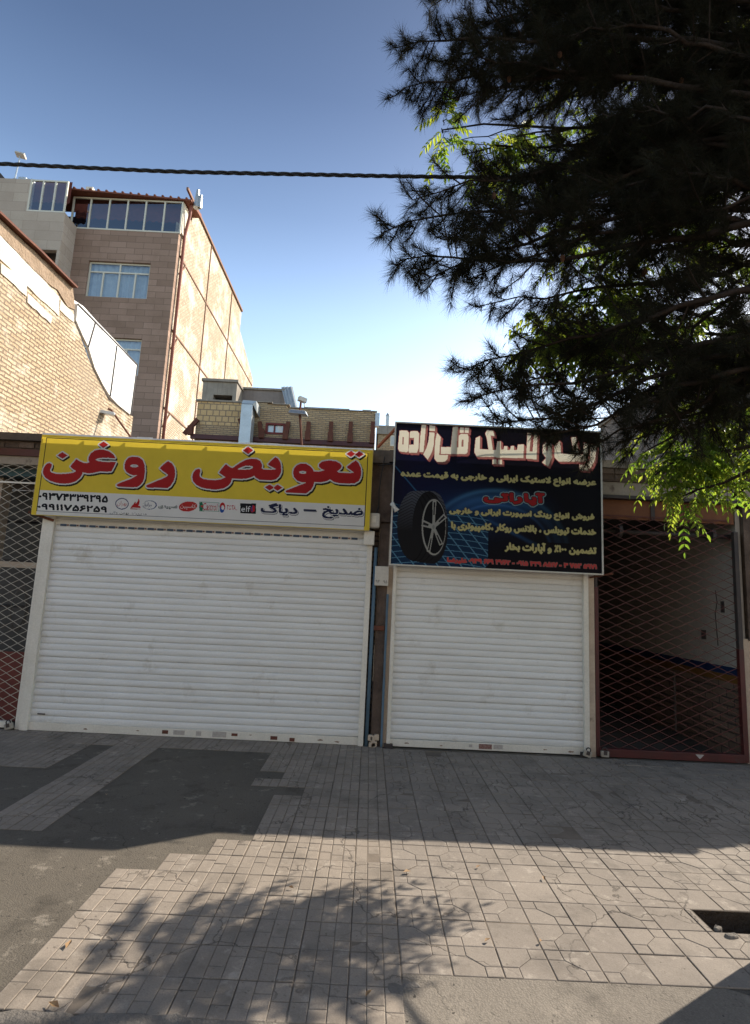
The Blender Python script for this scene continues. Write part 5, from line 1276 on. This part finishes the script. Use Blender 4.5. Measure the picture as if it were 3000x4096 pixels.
side = unit(np.cross(RD, np.tile((0, 0, 1.0), (NL, 1)))); upv = np.cross(side, RD)
K = 6
def rach(u): return RB + RD * RL * u + np.array((0, 0, -1.0)) * RL * .55 * u ** 2
for k_ in range(K + 1):
    u = .28 + .72 * k_ / K; p_ = rach(u); tdir = unit(RD + np.array((0, 0, -1.0)) * .55 * 2 * u)
    for sgn in ((-1, 1) if k_ < K else (0,)):
        d = unit(side * sgn * 1.0 + tdir * .55 + np.array((0, 0, -.55)) + rng.normal(size=(NL, 3)) * .15) if sgn else unit(tdir + np.array((0, 0, -.2)))
        ln_ = rng.uniform(.062, .088, (NL, 1)) * (1 - .25 * abs(u - .6)); wv = unit(np.cross(d, upv + rng.normal(size=(NL, 3)) * .25)) * ln_ * .19
        nrm = np.cross(wv, d); a0 = p_; a1 = p_ + d * ln_ * .3; a2 = p_ + d * ln_ * .65 - nrm * .06; a3 = p_ + d * ln_ - nrm * .25 + np.array((0, 0, -.006))
        f_ = nrm * .3
        quads += [np.stack([a0, a1 + wv + f_, a2 + wv * .75 + f_, a3], 1), np.stack([a0, a3, a2 - wv * .75 + f_, a1 - wv + f_], 1)]
        tt = np.clip(ltone + rng.normal(scale=.12, size=NL), 0, 1); tones += [tt, tt]
V = np.concatenate(quads).reshape(-1, 3)
fast_mesh('leaf_crown', V, 4, M['leaf'], bl, np.concatenate(tones))
us = np.linspace(0, 1, 5); qs = []
for a_, b_ in zip(us[:-1], us[1:]):
    A_, B_ = rach(a_), rach(b_); w_ = side * .0018; qs.append(np.stack([A_ - w_, A_ + w_, B_ + w_, B_ - w_], 1))
fast_mesh('leaf_stalks', np.concatenate(qs).reshape(-1, 3), 4, M['twig'], bl)

# ------------------------------------------------------------------ litter and stones


def stone(px, py, sx, sy, sz, label, rot=0):
    a = at(px, py, 2, 0); n = 9; vs = []
    rr = [random.uniform(.6, 1.2) for _ in range(n)]
    for h, s_ in ((-.01, 1), (sz * .6, 1), (sz, .8)):
        for i in range(n):
            t_ = 2 * math.pi * i / n; x, y = sx * s_ * rr[i] * math.cos(t_), sy * s_ * rr[i] * math.sin(t_)
            vs.append((a[0] + x * math.cos(rot) - y * math.sin(rot), a[1] + x * math.sin(rot) + y * math.cos(rot), h + random.uniform(-.12, .12) * sz))
    fs = [list(range(2 * n, 3 * n))] + [(k * n + i, k * n + (i + 1) % n, (k + 1) * n + (i + 1) % n, (k + 1) * n + i) for k in (0, 1) for i in range(n)]
    fitting('stone', label, 'stone', MB().add(vs, fs), M['stone'], 'loose stones at the pavement edge', bevel=.008)


stone(110, 4110, .17, .07, .03, 'flat dark slab of broken concrete in the lower left corner of the pavement edge')
stone(420, 4112, .2, .06, .028, 'wide broken concrete slab second from the left along the pavement edge', .1)
stone(660, 4120, .15, .06, .028, 'broken concrete slab lying in the tree shadow third along the pavement edge', -.1)
stone(1590, 3965, .045, .05, .012, 'pale rounded stone set upright in the gap below the two pavings', .4)
stone(1640, 3950, .05, .03, .012, 'small pale stone chip right of the gap below the two pavings', .2)
stone(2870, 3722, .035, .02, .02, 'crumbled lump of earth on the near rim of the tree pit', .3)
stone(2925, 3757, .05, .03, .025, 'bigger crumbled lump of earth right on the rim of the tree pit', .1)
M['dry_leaf'] = surf('dry_leaf', (.3, .2, .1), (.24, .13, .06), 60, .7, 0)
for i, (px, py, r, lab) in enumerate(((1628, 3488, .03, 'dry leaf just in front of the shadow edge on the octagon paving'), (1913, 3468, .022, 'small brown leaf near the shadow edge, second from the left'), (2175, 3513, .024, 'yellow dry leaf on a joint in the middle of the octagon paving'), (1950, 3762, .022, 'curled leaf low on the sunlit octagon paving, left of a joint'), (2163, 3766, .016, 'tiny reddish leaf low on the sunlit octagon paving'), (1475, 3975, .024, 'yellow leaf at the broken lower edge of the block paving'), (275, 3868 - 90, .03, 'pale leaf caught in a long joint of the block paving'), (425, 3180, .022, 'dry leaf on the dark asphalt patch'), (1165, 3552, .016, 'small dry leaf above the tree shadow on the block paving'), (215, 4022, .03, 'yellow leaf beside the slab in the lower left corner'))):
    a = at(px, py, 2, .02); th = random.uniform(0, 6); d = Vector((math.cos(th), math.sin(th), 0)); e = Vector((-d.y, d.x, 0)); a = Vector(a)
    fitting('fallen_leaf', lab, 'leaf', MB().add([tuple(a - d * r), tuple(a - d * r * .2 + e * r * .5 + Vector((0, 0, .008))), tuple(a + d * r + Vector((0, 0, .006))), tuple(a - d * r * .1 - e * r * .45 + Vector((0, 0, .012))), tuple(a + d * r * .2 + Vector((0, 0, .002)))], [(0, 4, 1), (1, 4, 2), (2, 4, 3), (3, 4, 0)]), M['dry_leaf'], 'dry leaves on the pavement')
